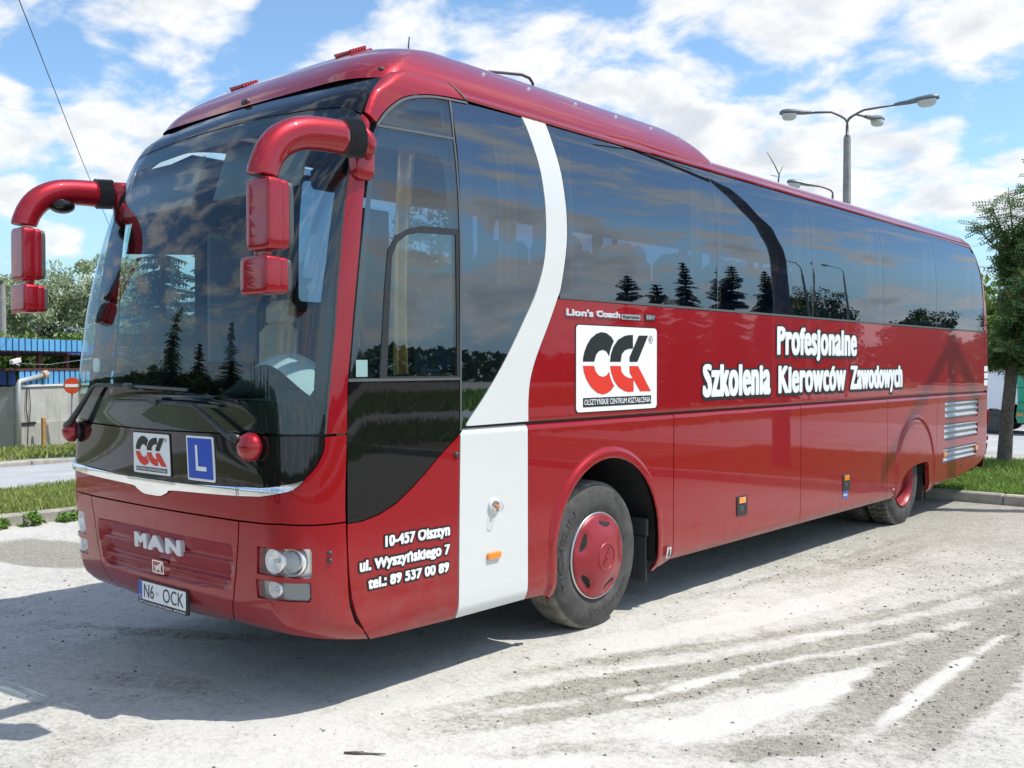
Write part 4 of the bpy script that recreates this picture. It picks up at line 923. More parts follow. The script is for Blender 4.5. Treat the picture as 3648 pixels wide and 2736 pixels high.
# ---- wheels
def wheel(x,y,z,front,sg=1,dual=False):
    rt=.520; tw=.29; xo=x  # outer face of the tyre
    mb=MB()
    prof=[(-.030,.300),(-.012,.318),(.0,.36),(.004,.41),(-.004,.455),(-.020,.482),(-.030,.496)]
    mb.lathe([(sg*a,r) for a,r in prof],56,'x',mi=0)
    tread=[(-.030,.496),(-.038,.508),(-.055,.517),(-.085,.5195),(-.088,.511),(-.096,.511),(-.099,.520),(-.14,.5205),(-.143,.511),(-.151,.511),(-.154,.5205),(-.195,.520),(-.198,.511),(-.206,.511),(-.209,.519),(-.24,.516),(-.262,.505),(-.285,.47),(-.29,.41),(-.28,.33)]
    mb.lathe([(sg*a,r) for a,r in tread],56,'x',mi=1)
    for k in range(0 if front else 46):   # block tread on the driven axle
        a=2*math.pi*k/46
        for xx in(-.062,-.12,-.175,-.23):
            q=Matrix.Rotation(a+(.03 if xx in(-.12,-.23) else 0),3,'X'); c=q@Vector((sg*xx,.521,0)); mb.box(tuple(c),(.044,.016,.046),1,0,q)
    wh=mb.build('wheel',[TYREM,TREADM],coach,loc=(x,y,z),auto=35)
    mb=MB()
    if front:
        mb.lathe([(sg*a,r) for a,r in[(-.05,.30),(-.01,.306),(.004,.300),(-.004,.292),(-.03,.286)]],56,'x'); mb.build('rim',[SATIN],wh,smooth=True)
        mb=MB(); n=120; prof=[(.004,.294),(.014,.286),(.022,.268),(.034,.235),(.046,.20),(.060,.165),(.070,.13),(.076,.10),(.078,.085)]
        def dz(r,a):
            d=0
            for s0 in range(5):
                c=R(12+72*s0); da=(a-c+math.pi)%(2*math.pi)-math.pi
                e=math.exp(-(da/.30)**4)
                d-=e*.024*math.exp(-((r-.240)/.034)**2)
            return d
        V=[];F=[]
        for (h,r) in prof:
            for k in range(n):
                a=2*math.pi*k/n; V.append((sg*(h+dz(r,a)),r*math.sin(a),r*math.cos(a)))
        m=len(prof)
        V.append((sg*.078,0,0))
        for i in range(m-1):
            for k in range(n): F.append((i*n+k,i*n+(k+1)%n,(i+1)*n+(k+1)%n,(i+1)*n+k)[::-sg])
        for k in range(n): F.append(((m-1)*n+k,(m-1)*n+(k+1)%n,m*n)[::-sg])
        hub=mesh_obj('wheel_cover',V,F,REDH,wh,smooth=True)
        for s0 in range(5):       # ventilation slots
            lp=[];c=R(12+72*s0)
            for k in range(9):
                t=-1+k/4; a=c+t*.27; r=.240-.016*(1-t*t); lp.append((r,a))
            V=[];F=[]
            for (r,a) in lp:
                wd=.013*math.sqrt(max(.05,1-(abs(a-c)/.29)**2))+.004
                for rr in(r-wd,r+wd):
                    hh=np.interp(rr,[p[1] for p in prof][::-1],[p[0] for p in prof][::-1])+dz(rr,a)+.003; V.append((sg*hh,rr*math.sin(a),rr*math.cos(a)))
            F=[(2*i,2*i+1,2*i+3,2*i+2) for i in range(8)]
            mesh_obj('cover_slot',V,F,DARK,hub)
        mb=MB(); mb.lathe([(sg*a,r) for a,r in[(.076,.100),(.083,.096),(.083,.088),(.077,.084)]],40,'x'); mb.build('hub_ring',[REDH],hub,smooth=True)
        def WF(u,v,h=0.0): 
            u=np.asarray(u,float); v=np.asarray(v,float); a=R(-58)
            return np.stack([np.full(u.shape,sg*.079)+h*sg,u*math.cos(a)-v*math.sin(a)*1.0,-(u*math.sin(a))*-1+v*math.cos(a)],-1)
        def WF2(u,v,h=0.0):
            u=np.asarray(u,float); v=np.asarray(v,float); t=R(62)
            return np.stack([np.full(u.shape,sg*.079)+h*sg,u*math.cos(t)-v*math.sin(t),u*math.sin(t)+v*math.cos(t)],-1)
        lettering('hub_lettering','MAN',WF2,-.066,.066,-.018,.018,REDH,hub,h=.004,fat=.002,spacing=1.25,thick=.006)
        def arc_text(s_,a0,a1,r,hgt,flip=False):
            v,f=text_geo(s_,.02); t=v[:,0]/v[:,0].max()
            a=np.radians(a0+(a1-a0)*t); rr=r+(v[:,1]/_capH)*hgt*(-1 if flip else 1)
            x_=np.full(len(rr),sg*.0055)+np.interp(rr,[.36,.41,.455],[0,.004,-.004])*sg-.0025*sg
            P=np.stack([x_+.002*sg,rr*np.sin(a),rr*np.cos(a)],-1)
            mesh_obj('tyre_lettering',list(P),f,RUBBER,wh)
        arc_text('MICHELIN',-118,-38,.395,.050)
        arc_text('295 / 80 R 22.5',120,195,.375,.026); arc_text('X',28,33,.425,.028)
    else:
        mb.lathe([(sg*a,r) for a,r in[(-.05,.30),(-.008,.306),(.002,.300),(-.006,.290),(-.06,.272),(-.12,.262),(-.15,.25),(-.150,.20),(-.135,.165),(-.10,.15),(-.06,.14),(-.05,.12),(-.045,0.001)]],48,'x'); rim=mb.build('rim',[REDH],wh,smooth=True)
        for k in range(8):
            a=2*math.pi*k/8+.2; mb=MB(); mb.sphere((0,0,0),(.012,.026,.026),12,8); mb.build('rim_hole',[DARK],rim,loc=(sg*-.146,.222*math.sin(a),.222*math.cos(a)))
        for k in range(10):
            a=2*math.pi*k/10; mb=MB(); mb.lathe([(0,.014),(.03,.014),(.032,0)],6,'x'); mb.build('wheel_nut',[STEEL],rim,loc=(sg*-.135,.175*math.sin(a),.175*math.cos(a)))
    return wh
wheel(1.222,2.69,.510,True); wheel(-1.222,2.69,.510,True,-1)
wheel(1.205,8.75,.505,False); wheel(-1.205,8.75,.505,False,-1)
for sg in(1,-1):
    mb=MB(); mb.lathe([(sg*0,.28),(0,.46),(sg*-.03,.505),(sg*-.06,.52),(sg*-.24,.52),(sg*-.27,.5),(sg*-.29,.44),(sg*-.28,.3)],40,'x'); mb.build('inner_wheel',[TREADM],coach,loc=(sg*.88,8.75,.505),auto=35)
# ---- underbody, wheel housings, mud flaps
mb=MB()
for y0,y1 in((.62,2.06),(3.46,8.12),(9.62,11.4)): mb.box((0,(y0+y1)/2,.90),(2.40,y1-y0,.98),0)
mb.box((0,6,1.40),(2.46,11.0,.06),0); mb.box((0,2.69,.80),(1.2,1.5,.9)); mb.box((0,8.8,.85),(.9,1.6,.9))
mb.tube([(-.9,2.69,.5),(.9,2.69,.5)],.09,10); mb.tube([(-.9,8.75,.5),(.9,8.75,.5)],.13,10)
mb.build('underbody',[DARK],coach)
for y0,zc,r in((2.752,.58,.66),(8.87,.52,.70)):
    for sg in(1,-1):
        mb=MB(); pr=arch_loop(y0,zc,r,.36); v=[];f=[]
        for x in(1.245,.72): v+=[(sg*x,y,z) for y,z in pr]
        n=len(pr); f=[(i,i+1,n+i+1,n+i) for i in range(n-1)]; mb.add(v,f); mb.build('wheel_housing',[DARK],coach)
for y,z in((3.34,.40),(9.42,.38)):
    for sg in (1,-1):
        mb=MB(); mb.box((sg*1.02,y+.02,z-.02),(.34,.016,.34),0,.004); mb.box((sg*1.02,y+.03,z+.22),(.36,.03,.14),0,.01); mb.build('mud_flap',[RUBBER],coach)
# ---- interior
mb=MB()
mb.box((0,6.4,1.43),(2.38,9.8,.03),0); mb.box((0,1.1,1.18),(2.2,1.4,.03),0)
for sg in(1,-1): mb.box((sg*1.235,6.6,1.86),(.02,9.7,.84),0)
mb.box((0,11.4,2.0),(2.2,.04,1.2),0)
mb.build('floor_and_lining',[simple('interior_dark',(.03,.035,.045),.8,var=.2)],coach)
mb=MB(); mb.box((0,6.4,3.46),(2.1,9.9,.02),0)
for sg in(1,-1): mb.box((sg*.86,6.6,3.335),(.52,9.2,.17),0,.03)
mb.build('ceiling_and_racks',[simple('rack_grey',(.05,.055,.065),.7)],coach)
mb=MB(); mb.box((0,.62,1.50),(2.05,.62,.28),0,.06); mb.box((.55,.86,1.52),(1.0,.36,.34),0,.06); mb.box((-.55,.84,1.48),(.9,.3,.22),0,.05); mb.build('dashboard',[DASH],coach,auto=40)
V=[];F=[];nx,ny=26,10
for i in range(nx):
    for j in range(ny):
        x=-.28+1.30*i/(nx-1); t=j/(ny-1); b=np.exp(-((x-.42)/.36)**2)
        V.append((x,.48+.42*t,1.62+.30*b*math.sin(math.pi*(.25+.75*t)*.9)**.6))
F=[(i*ny+j,i*ny+j+1,(i+1)*ny+j+1,(i+1)*ny+j) for i in range(nx-1) for j in range(ny-1)]
o=mesh_obj('instrument_cowl',V,F,COWL,coach,smooth=True)
mb=MB(); n=40; v=[];f=[]
for i in range(n):
    a=2*math.pi*i/n
    for k in range(8):
        b=2*math.pi*k/8; rr=.225+.014*math.cos(b); v.append((rr*math.cos(a),rr*math.sin(a),.014*math.sin(b)))
for i in range(n):
    for k in range(8): f.append((i*8+k,((i+1)%n)*8+k,((i+1)%n)*8+(k+1)%8,i*8+(k+1)%8))
mb.add(v,f); mb.box((0,0,-.02),(.14,.12,.03),0,.02); mb.box((0,-.1,-.01),(.03,.22,.015)); mb.box((.1,0,-.01),(.22,.03,.015)); mb.box((-.1,0,-.01),(.22,.03,.015)); mb.tube([(0,0,-.02),(0,.0,-.35)],.04,8)
o=mb.build('steering_wheel',[DKPLAST],coach,smooth=True,loc=(.62,1.02,1.86)); o.rotation_euler=(R(-40),0,0)
def seat_mesh(h=.80,head=True,m=(SEATM,SEATO)):
    mb=MB(); mb.box((0,0,0),(.46,.46,.14),0,.05); mb.box((0,.27,h/2+.02),(.45,.13,h),0,.055); 
    if head: mb.box((0,.23,h-.06),(.30,.09,.20),1,.04)
    mb.box((.235,.05,.18),(.05,.36,.05),1,.015); mb.box((-.235,.05,.18),(.05,.36,.05),1,.015); mb.box((0,.05,-.2),(.3,.3,.3),0)
    return mb
s0=None
for r in range(11):
    for x in(-.98,-.50,.50,.98):
        y=2.25+r*.80
        if s0 is None: s0=seat_mesh().build('passenger_seat',[SEATM,SEATO],coach,loc=(x,y,1.92),auto=40)
        else:
            c=s0.copy(); COL.objects.link(c); c.parent=coach; c.location=(x,y,1.92)
seat_mesh(.86).build('driver_seat',[SEATM,SEATM],coach,loc=(.60,1.48,1.62),auto=40)
mb=MB(); mb.box((0,0,0),(.40,.13,.46),0,.06); mb.box((0,.02,.30),(.30,.11,.20),0,.05); mb.build('guide_seat',[BEIGE],coach,loc=(-.42,1.20,1.90),auto=40)
mb=MB(); mb.box((0,0,0),(.03,.42,.95),0,.01); dp=mb.build('door_control_panel',[INTW],coach,loc=(-1.16,1.32,2.35)); mb=MB(); mb.lathe([(0,.03),(.012,.03),(.014,0)],14,'x'); mb.build('red_button',[REDL],dp,loc=(.016,-.03,.10))
mb=MB(); mb.rbox((0,0,0),(.07,.02,.09),.4,14,8); mb.build('toll_box',[WTXT],coach,smooth=True,loc=tuple(FRONT(np.array([-.82]),np.array([1.85]),-.03)[0]))
mb=MB(); mb.box((0,0,0),(.05,.30,1.6),0,.01); mb.build('cab_partition',[INTW],coach,loc=(-.30,1.95,2.2))
def curtain(x,y,wd,z0,z1,sw=0.0):
    V=[];F=[];nu,nv=40,14
    for i in range(nu):
        for j in range(nv):
            u=i/(nu-1); t=j/(nv-1); ww=wd*(.75+.35*abs(t-.35)); yy=y+(u-.5)*ww+sw*(t-.3)**2
            V.append((x+.022*math.sin(u*wd/.045*2*math.pi*.5+t),yy,z0+(z1-z0)*t))
    F=[(i*nv+j,i*nv+j+1,(i+1)*nv+j+1,(i+1)*nv+j) for i in range(nu-1) for j in range(nv-1)]
    mesh_obj('curtain',V,F,CURT,coach,smooth=True)
for sg in(1,-1):
    for y,wd in((1.78,.20),(2.42,.14),(4.10,.20),(4.45,.14),(5.95,.2),(6.3,.13),(7.75,.2),(8.1,.12),(9.5,.2),(9.82,.12),(11.2,.14)): curtain(sg*1.165,y,wd,2.36,3.32,-.12 if y<3 else 0)
curtain(1.05,.98,.16,1.75,3.1,.1)
for sx in(-.75,.35):
    mb=MB(); mb.box((0,0,0),(.85,.02,.34),0,.005); o=mb.build('sun_blind',[INTW],coach,loc=(sx,.52,3.02)); o.rotation_euler=(R(-18),0,0)

# ================================================================ the setting
def vnoise(x,y,sc,seed=0):
    x=np.asarray(x)*sc+seed*17.13; y=np.asarray(y)*sc-seed*9.71
    xi=np.floor(x).astype(np.int64); yi=np.floor(y).astype(np.int64); fx=x-xi; fy=y-yi; fx=fx*fx*(3-2*fx); fy=fy*fy*(3-2*fy)
    def h(a,b):
        n=(a*374761393+b*668265263+seed*974711)&0x7fffffff; n=((n^(n>>13))*1274126177)&0x7fffffff; return ((n^(n>>16))&0xffff)/65535.0
    return (h(xi,yi)*(1-fx)+h(xi+1,yi)*fx)*(1-fy)+(h(xi,yi+1)*(1-fx)+h(xi+1,yi+1)*fx)*fy
def fbm(x,y,sc,o=4,seed=0):
    s=0;a=1;t=0
    for i in range(o): s=s+a*vnoise(x,y,sc*2**i,seed+i); t+=a; a*=.55
    return s/t
KX=-6.55; KY=11.22
def ground_z(x,y):
    x=np.asarray(x,float);y=np.asarray(y,float)
    left=.115-.05*np.clip(-x-7.2,0,27.5)
    back=np.where(y<18.55,.115,-.012)
    return np.where(x<KX,left,np.where(y>KY,back,0.0))
def spaced(lo,a,b,hi,fine,grow=1.16,extra=()):
    mid=list(np.arange(a,b+1e-6,fine)); s=fine; p=a; L_=[]
    while p>lo: s*=grow; p-=s; L_.append(max(p,lo))
    s=fine;p=b;H_=[]
    while p<hi: s*=grow; p+=s; H_.append(min(p,hi))
    return np.array(sorted(set(L_+mid+H_+list(extra))))
gx=spaced(-420,-3.6,4.7,420,.034,extra=(KX-.01,KX+.01)); gy=spaced(-420,-1.6,6.2,420,.034,1.10,extra=(KY-.01,KY+.01,18.54,18.56))
GX,GY=np.meshgrid(gx,gy); GZ=ground_z(GX,GY)
# tyre tracks and dust banks on the lot: centre line, half width, +dust / -dust
TR=[([(1.40,1.2),(1.49,1.45),(1.75,2.17),(2.09,2.87),(2.38,3.66),(2.68,4.62),(2.92,5.52),(3.08,6.35),(3.2,8)],.085,-.50),
 ([(1.55,.6),(1.75,1.16),(1.83,1.36),(2.17,2.16),(2.46,2.78),(2.74,3.58),(3.03,4.56),(3.28,5.52),(3.5,7.5)],.125,-.72),
 ([(1.65,.4),(1.95,.92),(2.2,1.4),(2.43,1.98),(2.68,2.65),(2.92,3.14),(3.05,3.56),(3.2,4.1)],.12,-.68),
 ([(3.29,1.62),(3.27,1.99),(3.22,2.93),(3.24,3.65),(3.28,4.27),(3.38,5.6)],.14,-1.0),
 ([(3.60,1.70),(3.64,2.17),(3.65,2.72),(3.62,3.28),(3.61,4.18),(3.7,6)],.15,-.95),
 ([(2.98,1.22),(3.07,1.30),(3.18,1.47),(3.36,1.66)],.11,-.95),
 ([(2.10,.28),(2.28,.54),(2.56,.9),(2.81,1.23)],.11,-.30),
 ([(1.82,1.09),(2.1,1.37),(2.27,1.64),(2.53,2.69-.02),(2.79,3.35),(2.96,3.72)],.045,.9),
 ([(1.72,1.62),(2.12,2.42),(2.38,3.26),(2.62,3.85)],.035,.7),
 ([(3.46,1.85),(3.43,2.4),(3.42,3.2),(3.45,4.24)],.06,.75),([(3.79,2.2),(3.80,2.72),(3.83,3.05)],.05,.6),
 ([(2.6,1.0),(2.8,1.7),(3.0,2.4),(3.08,3.0)],.13,.6),([(2.0,.2),(2.3,.4),(2.7,.9)],.10,.35),
 ([(1.35,1.8),(1.7,2.9),(2.05,4.2),(2.25,5.6)],.16,.25),
 ([(1.55,5.0),(1.75,6.2),(1.9,8.0)],.13,-.30),([(1.22,3.9),(1.42,5.2),(1.55,6.6),(1.6,8.4)],.07,-.34)]
dark_=[([(-1.9,.17),(-1.2,.55),(-.55,.85),(.05,1.4)],.10,-.5),([(-.6,-.25),(-.1,.0),(.45,.2)],.12,-.3)]
rg=(GX>-7)&(GX<6)&(GY>-3)&(GY<11)
X_=GX[rg];Y_=GY[rg]
dust=.60+.22*(fbm(X_,Y_,.55,3,3)-.5)+.22*(fbm(X_,Y_,3.0,3,9)-.5)
dust-=.30*np.clip((Y_-4.5)/4,0,1)*np.clip((3.5-X_)/2,0,1)+.06*np.clip((Y_-5)/3,0,1)
dust+=.22*np.clip((1.6-Y_)/1.6,0,1)*np.clip((X_-.6)/.8,0,1)
wob=(fbm(X_,Y_,6,3,21)-.5)*.16
trk=np.zeros_like(X_)
for pl,hw,am in TR+dark_:
    pl=smooth_loop(pl,3); d=np.full(X_.shape,9.); sa=np.zeros(X_.shape); s0=0.0
    for (x1,y1),(x2,y2) in zip(pl[:-1],pl[1:]):
        ln=math.hypot(x2-x1,y2-y1); t=np.clip(((X_-x1)*(x2-x1)+(Y_-y1)*(y2-y1))/ln**2,0,1); dd=np.hypot(X_-x1-t*(x2-x1),Y_-y1-t*(y2-y1)); sa=np.where(dd<d,s0+t*ln,sa); d=np.minimum(d,dd); s0+=ln
    e=np.clip((hw*1.3-d+wob)/(.08),0,1); fd=min(.9,s0*.3); fade=np.clip(sa/fd,0,1)*np.clip((s0-sa)/fd,0,1)
    # lug marks pressed across the track, and streaks along it
    lug=.78+.30*np.sin(sa*2*math.pi/.115+2*np.sin(d*40))*np.clip(1.2-d/hw,0,1)
    e=e*e*(3-2*e)*(.40+.85*fbm(sa*.6+X_*.2,(d+.3)*9,2.2,3,31))*(.15+.85*fade)*(lug if am<0 else 1); dust+=am*e
    if am<0: trk=np.maximum(trk,e*-am)
pd_=np.hypot((X_+4.55)/1.0,(Y_-1.45)/.5); dust-=.75*np.clip((1.05-pd_)/.15,0,1)
DA=np.full(GX.shape,.12); dust=.12+(dust-.12)*np.clip((6.2-X_)/1.2,0,1)*np.clip((Y_+3.2)/1.2,0,1); DA[rg]=np.clip(dust,-.3,1.3)
hz=np.zeros_like(GZ); hz[rg]=.014*(fbm(X_,Y_,1.1,3,5)-.5)+.012*(fbm(X_,Y_,7,3,6)-.5)-.010*trk+.014*trk*(fbm(X_,Y_,16,2,8)-.4)+.005*(fbm(X_,Y_,14,1,12)-.5)
for wy in (2.69,8.75):
    m_=np.clip((.6-np.hypot(GX-1.1,(GY-wy)*.9))/.3,0,1); hz*=1-m_
GZ=GZ+hz
ny,nx=GX.shape; idx=np.arange(nx*ny).reshape(ny,nx)
F=np.stack([idx[:-1,:-1],idx[:-1,1:],idx[1:,1:],idx[1:,:-1]],-1).reshape(-1,4)
def np_mesh(name,V,F,mat,parent=None,smooth=False):
    me=bpy.data.meshes.new(name); V=np.asarray(V,np.float32); F=np.asarray(F,np.int32); n=F.shape[1]
    me.vertices.add(len(V)); me.vertices.foreach_set('co',V.ravel()); me.loops.add(F.size); me.loops.foreach_set('vertex_index',F.ravel())
    me.polygons.add(len(F)); me.polygons.foreach_set('loop_start',np.arange(0,F.size,n,dtype=np.int32)); me.polygons.foreach_set('loop_total',np.full(len(F),n,np.int32))
    if smooth: me.polygons.foreach_set('use_smooth',np.ones(len(F),dtype=bool))
    me.update(calc_edges=True); me.materials.append(mat); o=bpy.data.objects.new(name,me); link(o,parent); return o
m,t=newmat('dusty_lot'); co=t.new('ShaderNodeTexCoord').outputs['Object']
at=t.new('ShaderNodeAttribute',None,attribute_name='dust').outputs['Fac']
f1=t.noise(co,26,6,.68); f2=t.noise(co,110,4,.7); f3=t.noise(co,7,4,.6)
f=t.math('ADD',at,t.math('ADD',t.math('MULTIPLY',t.math('SUBTRACT',f1,.5),1.25),t.math('ADD',t.math('MULTIPLY',t.math('SUBTRACT',f2,.5),1.15),t.math('MULTIPLY',t.math('SUBTRACT',f3,.5),.75))))
fac=t.maprange(f,-.05,.80,0,1)
vor=t.new('ShaderNodeTexVoronoi',{'Vector':co,'Scale':55},feature='F1'); stone=t.new('ShaderNodeSeparateColor',{0:vor.outputs['Color']}).outputs[0]
grav=t.mix(stone,(.14,.13,.105,1),(.44,.42,.365,1)); grav=t.mix(t.maprange(f2,.35,.65),grav,(.33,.31,.26,1))
dcol=t.mix(t.maprange(t.math('ADD',at,t.math('MULTIPLY',t.math('SUBTRACT',f1,.5),.8)),.10,.90),(.455,.432,.375,1),(.60,.582,.54,1)); dcol=t.mix(t.maprange(f2,.38,.62,.0,.22),dcol,(.30,.28,.235,1))
col=t.mix(fac,grav,dcol)
# dark single pebbles and specks on the dust
vs=t.new('ShaderNodeTexVoronoi',{'Vector':co,'Scale':38},feature='F1'); spk=t.math('LESS_THAN',vs.outputs['Distance'],.13); rs=t.new('ShaderNodeSeparateColor',{0:vs.outputs['Color']}).outputs[1]
spk=t.math('MULTIPLY',spk,t.math('GREATER_THAN',rs,.80)); col=t.mix(t.math('MULTIPLY',spk,.6),col,(.17,.155,.13,1))
hgt=t.math('ADD',t.math('MULTIPLY',f1,.5),t.math('ADD',t.math('MULTIPLY',f2,t.maprange(fac,0,1,.55,.16)),t.math('MULTIPLY',vor.outputs['Distance'],t.maprange(fac,0,1,-.5,-.05))))
bmp=t.new('ShaderNodeBump',{'Strength':.75,'Distance':.018,'Height':hgt})
p=t.new('ShaderNodeBsdfPrincipled',{'Base Color':col,'Roughness':.95,'Specular IOR Level':.15,'Normal':bmp.outputs[0]}); t.new('ShaderNodeOutputMaterial',{0:p.outputs[0]})
gr=np_mesh('ground',np.stack([GX,GY,GZ],-1).reshape(-1,3),F,m,smooth=True)
a_=gr.data.attributes.new('dust','FLOAT','POINT'); a_.data.foreach_set('value',DA.ravel().astype(np.float32)); tag(gr,'pale dusty gravel lot with tyre tracks','ground',kind='structure')

def ico(n): 
    p_=(1+5**.5)/2; v=np.array([(-1,p_,0),(1,p_,0),(-1,-p_,0),(1,-p_,0),(0,-1,p_),(0,1,p_),(0,-1,-p_),(0,1,-p_),(p_,0,-1),(p_,0,1),(-p_,0,-1),(-p_,0,1)])/1.902
    f=np.array([(0,11,5),(0,5,1),(0,1,7),(0,7,10),(0,10,11),(1,5,9),(5,11,4),(11,10,2),(10,7,6),(7,1,8),(3,9,4),(3,4,2),(3,2,6),(3,6,8),(3,8,9),(4,9,5),(2,4,11),(6,2,10),(8,6,7),(9,8,1)]); return v,f
# loose stones
iv,if_=ico(0); N_=42000
px=rng.uniform(-3.4,4.4,N_); py=rng.uniform(-1.4,7.5,N_); 
ii=np.clip(np.searchsorted(gx,px),0,nx-1); jj=np.clip(np.searchsorted(gy,py),0,ny-1); dl=DA[jj,ii]
keep=rng.random(N_)<np.clip(.07+1.15*(.62-dl),.05,.98)*(.35+vnoise(px,py,2.3,4)); px=px[keep];py=py[keep]; n=len(px)
sz=.0026+.0085*rng.random(n)**3.2; V=iv[None]*sz[:,None,None]*(1+.45*(rng.random((n,12,1))-.5))*np.array([1,1,.62]); 
ang=rng.random(n)*6.28; c_,s_=np.cos(ang)[:,None],np.sin(ang)[:,None]; V=np.stack([V[...,0]*c_*1.3-V[...,1]*s_,V[...,0]*s_*1.3+V[...,1]*c_,V[...,2]],-1)
ii=np.clip(np.searchsorted(gx,px),0,nx-1); jj=np.clip(np.searchsorted(gy,py),0,ny-1); V+=np.stack([px,py,GZ[jj,ii]+sz*.25],-1)[:,None]
stm,t=newmat('loose_stone'); rnd=t.new('ShaderNodeNewGeometry').outputs['Random Per Island']; p=t.new('ShaderNodeBsdfPrincipled',{'Base Color':t.ramp(rnd,[(0,(.10,.09,.075)),(.5,(.27,.25,.215)),(1,(.52,.50,.45))]),'Roughness':.9}); t.new('ShaderNodeOutputMaterial',{0:p.outputs[0]})
tag(np_mesh('loose_stones',V.reshape(-1,3),(if_[None]+12*np.arange(n)[:,None,None]).reshape(-1,3),stm),'small loose stones scattered over the dusty lot','gravel',kind='stuff')
mb=MB(); mb.tube([(0,0,.006),(.05,.035,.010),(.10,.07,.006),(.17,.11,.012)],[.006,.007,.006,.003],7); mb.tube([(.05,.035,.01),(.07,.06,.015)],[.004,.002],5)
o=mb.build('stick',[BARK],smooth=True,loc=(1.66,.04,.0)); tag(o,'short dry stick lying on the white dust in front','stick')

# sheets that follow the ground
def sheet(name,x0,x1,y0,y1,mat,lift=.006,nx_=12,ny_=60,edge=0.0,label=None):
    xs=np.linspace(x0,x1,nx_); ys=np.linspace(y0,y1,ny_); A,B=np.meshgrid(xs,ys); Z=ground_z(A,B)+lift
    if edge>0: A=A+np.where((A==x0)|(A==x1),edge*(vnoise(B,A,1.7,2)-.5),0)
    i=np.arange(nx_*ny_).reshape(ny_,nx_); F=np.stack([i[:-1,:-1],i[:-1,1:],i[1:,1:],i[1:,:-1]],-1).reshape(-1,4)
    o=np_mesh(name,np.stack([A,B,Z],-1).reshape(-1,3),F,mat); o['kind']='structure'; return o
ASPH=simple('asphalt',(.40,.40,.40),.9,var=.16,vscale=1.3,bump=.3,bscale=60); PAVE=simple('pavement_concrete',(.40,.385,.35),.95,var=.22,vscale=1.1,bump=.4,bscale=25); SOIL=simple('soil',(.15,.15,.075),1,var=.4,vscale=2)
tag(sheet('road',-17.6,-10.2,-70,45,ASPH,nx_=6),'grey asphalt road behind the left grass strip','road'); tag(sheet('pavement',-20.6,-17.75,-70,45,PAVE,nx_=5,edge=.3),'dusty footway before the gatehouse','pavement')
tag(sheet('lawn_soil',-10.2,-6.75,-30,40,SOIL,lift=.004,nx_=5),'bare earth under the left grass strip','earth'); tag(sheet('lawn_soil',-34,-20.6,-40,45,SOIL,lift=.004),'bare earth under the grass by the gatehouse','earth')
tag(sheet('lawn_soil',-6.3,30,11.33,16.0,SOIL,lift=.004,nx_=30,ny_=8),'bare earth under the grass behind the coach','earth')
tag(sheet('pavement',-6.3,40,16.0,18.5,PAVE,lift=.005,nx_=20,ny_=5),'pale footpath behind the street tree','pavement')
tag(sheet('road',-6.3,80,18.6,28.5,ASPH,lift=.012,nx_=20,ny_=5),'grey road on which the vans are parked','road')
def kerb(name,pts,w_,zt,label):
    mb=MB()
    for (a,b) in zip(pts[:-1],pts[1:]):
        a=Vector(a);b=Vector(b); n_=max(1,int((b-a).length/1.0)); d=(b-a)/n_
        for i in range(n_):
            c=a+d*(i+.5); rz=math.atan2(d.y,d.x); j=random.uniform(-.006,.006)
            mb.box((c.x+j,c.y+j,c.z+zt-.14+random.uniform(-.004,.004)),(d.length-.012,w_,.30),0,.018,Matrix.Rotation(rz,3,'Z'))
    o=mb.build(name,[KERBM]); o['kind']='structure'; o['label']=label; o['category']='kerb'; return o
kerb('kerb',[(KX-.02,-8,0),(KX-.02,11.1,0)],.17,.125,'weathered kerb edging the left grass strip')
kerb('kerb',[(KX+.1,KY+.03,0),(34,KY+.03,0)],.17,.125,'weathered kerb behind the rear of the coach')
kerb('kerb',[(-17.68,-60,-.41),(-17.68,45,-.41)],.15,.10,'low kerb along the far side of the left road')
# grass
def blades(name,x0,x1,y0,y1,n,h,mat,label,dens=None,wd=.006):
    x=rng.uniform(x0,x1,n); y=rng.uniform(y0,y1,n); k=(fbm(x,y,.8,3,41)+rng.random(n)*.5)>(.62 if dens is None else dens); x=x[k];y=y[k]; n=len(x)
    hh=h*(.35+rng.random(n))*(.5+fbm(x,y,.5,2,43)); a=rng.random(n)*6.28; l=rng.normal(0,.45,(n,2))*hh[:,None]; z=ground_z(x,y)+.004
    w_=wd*(.6+.8*rng.random(n)); b0=np.stack([x-np.cos(a)*w_,y-np.sin(a)*w_,z],-1); b1=np.stack([x+np.cos(a)*w_,y+np.sin(a)*w_,z],-1)
    m1=np.stack([x+l[:,0]*.4+np.cos(a)*w_*.8,y+l[:,1]*.4+np.sin(a)*w_*.8,z+hh*.6],-1); m0=np.stack([x+l[:,0]*.4-np.cos(a)*w_*.8,y+l[:,1]*.4-np.sin(a)*w_*.8,z+hh*.6],-1); tp=np.stack([x+l[:,0],y+l[:,1],z+hh],-1)
    V=np.stack([b0,b1,m1,m0,tp],1).reshape(-1,3); i=5*np.arange(n)[:,None]; F=np.concatenate([i+np.array([[0,1,2]]),i+np.array([[0,2,3]]),i+np.array([[3,2,4]])])
    return tag(np_mesh(name,V,F,mat),label,'grass',kind='stuff')
GRM=leafmat('grass_blade',(.29,.34,.085),.45,.35); GRM2=leafmat('lush_grass_blade',(.21,.34,.06),.5,.3); DRY=leafmat('dry_grass',(.30,.25,.11),.4,.2)
blades('grass',-10.3,-6.65,-2,9,80000,.085,GRM,'rough sunlit grass strip behind the left kerb',.58); blades('dry_grass',-10.2,-6.7,-2,9,9000,.07,DRY,'dry straw lying in the left grass strip',.75)
blades('grass',-31.5,-20.4,-6,40,30000,.13,GRM,'uneven grass at the foot of the gatehouse wall',.55,.02)
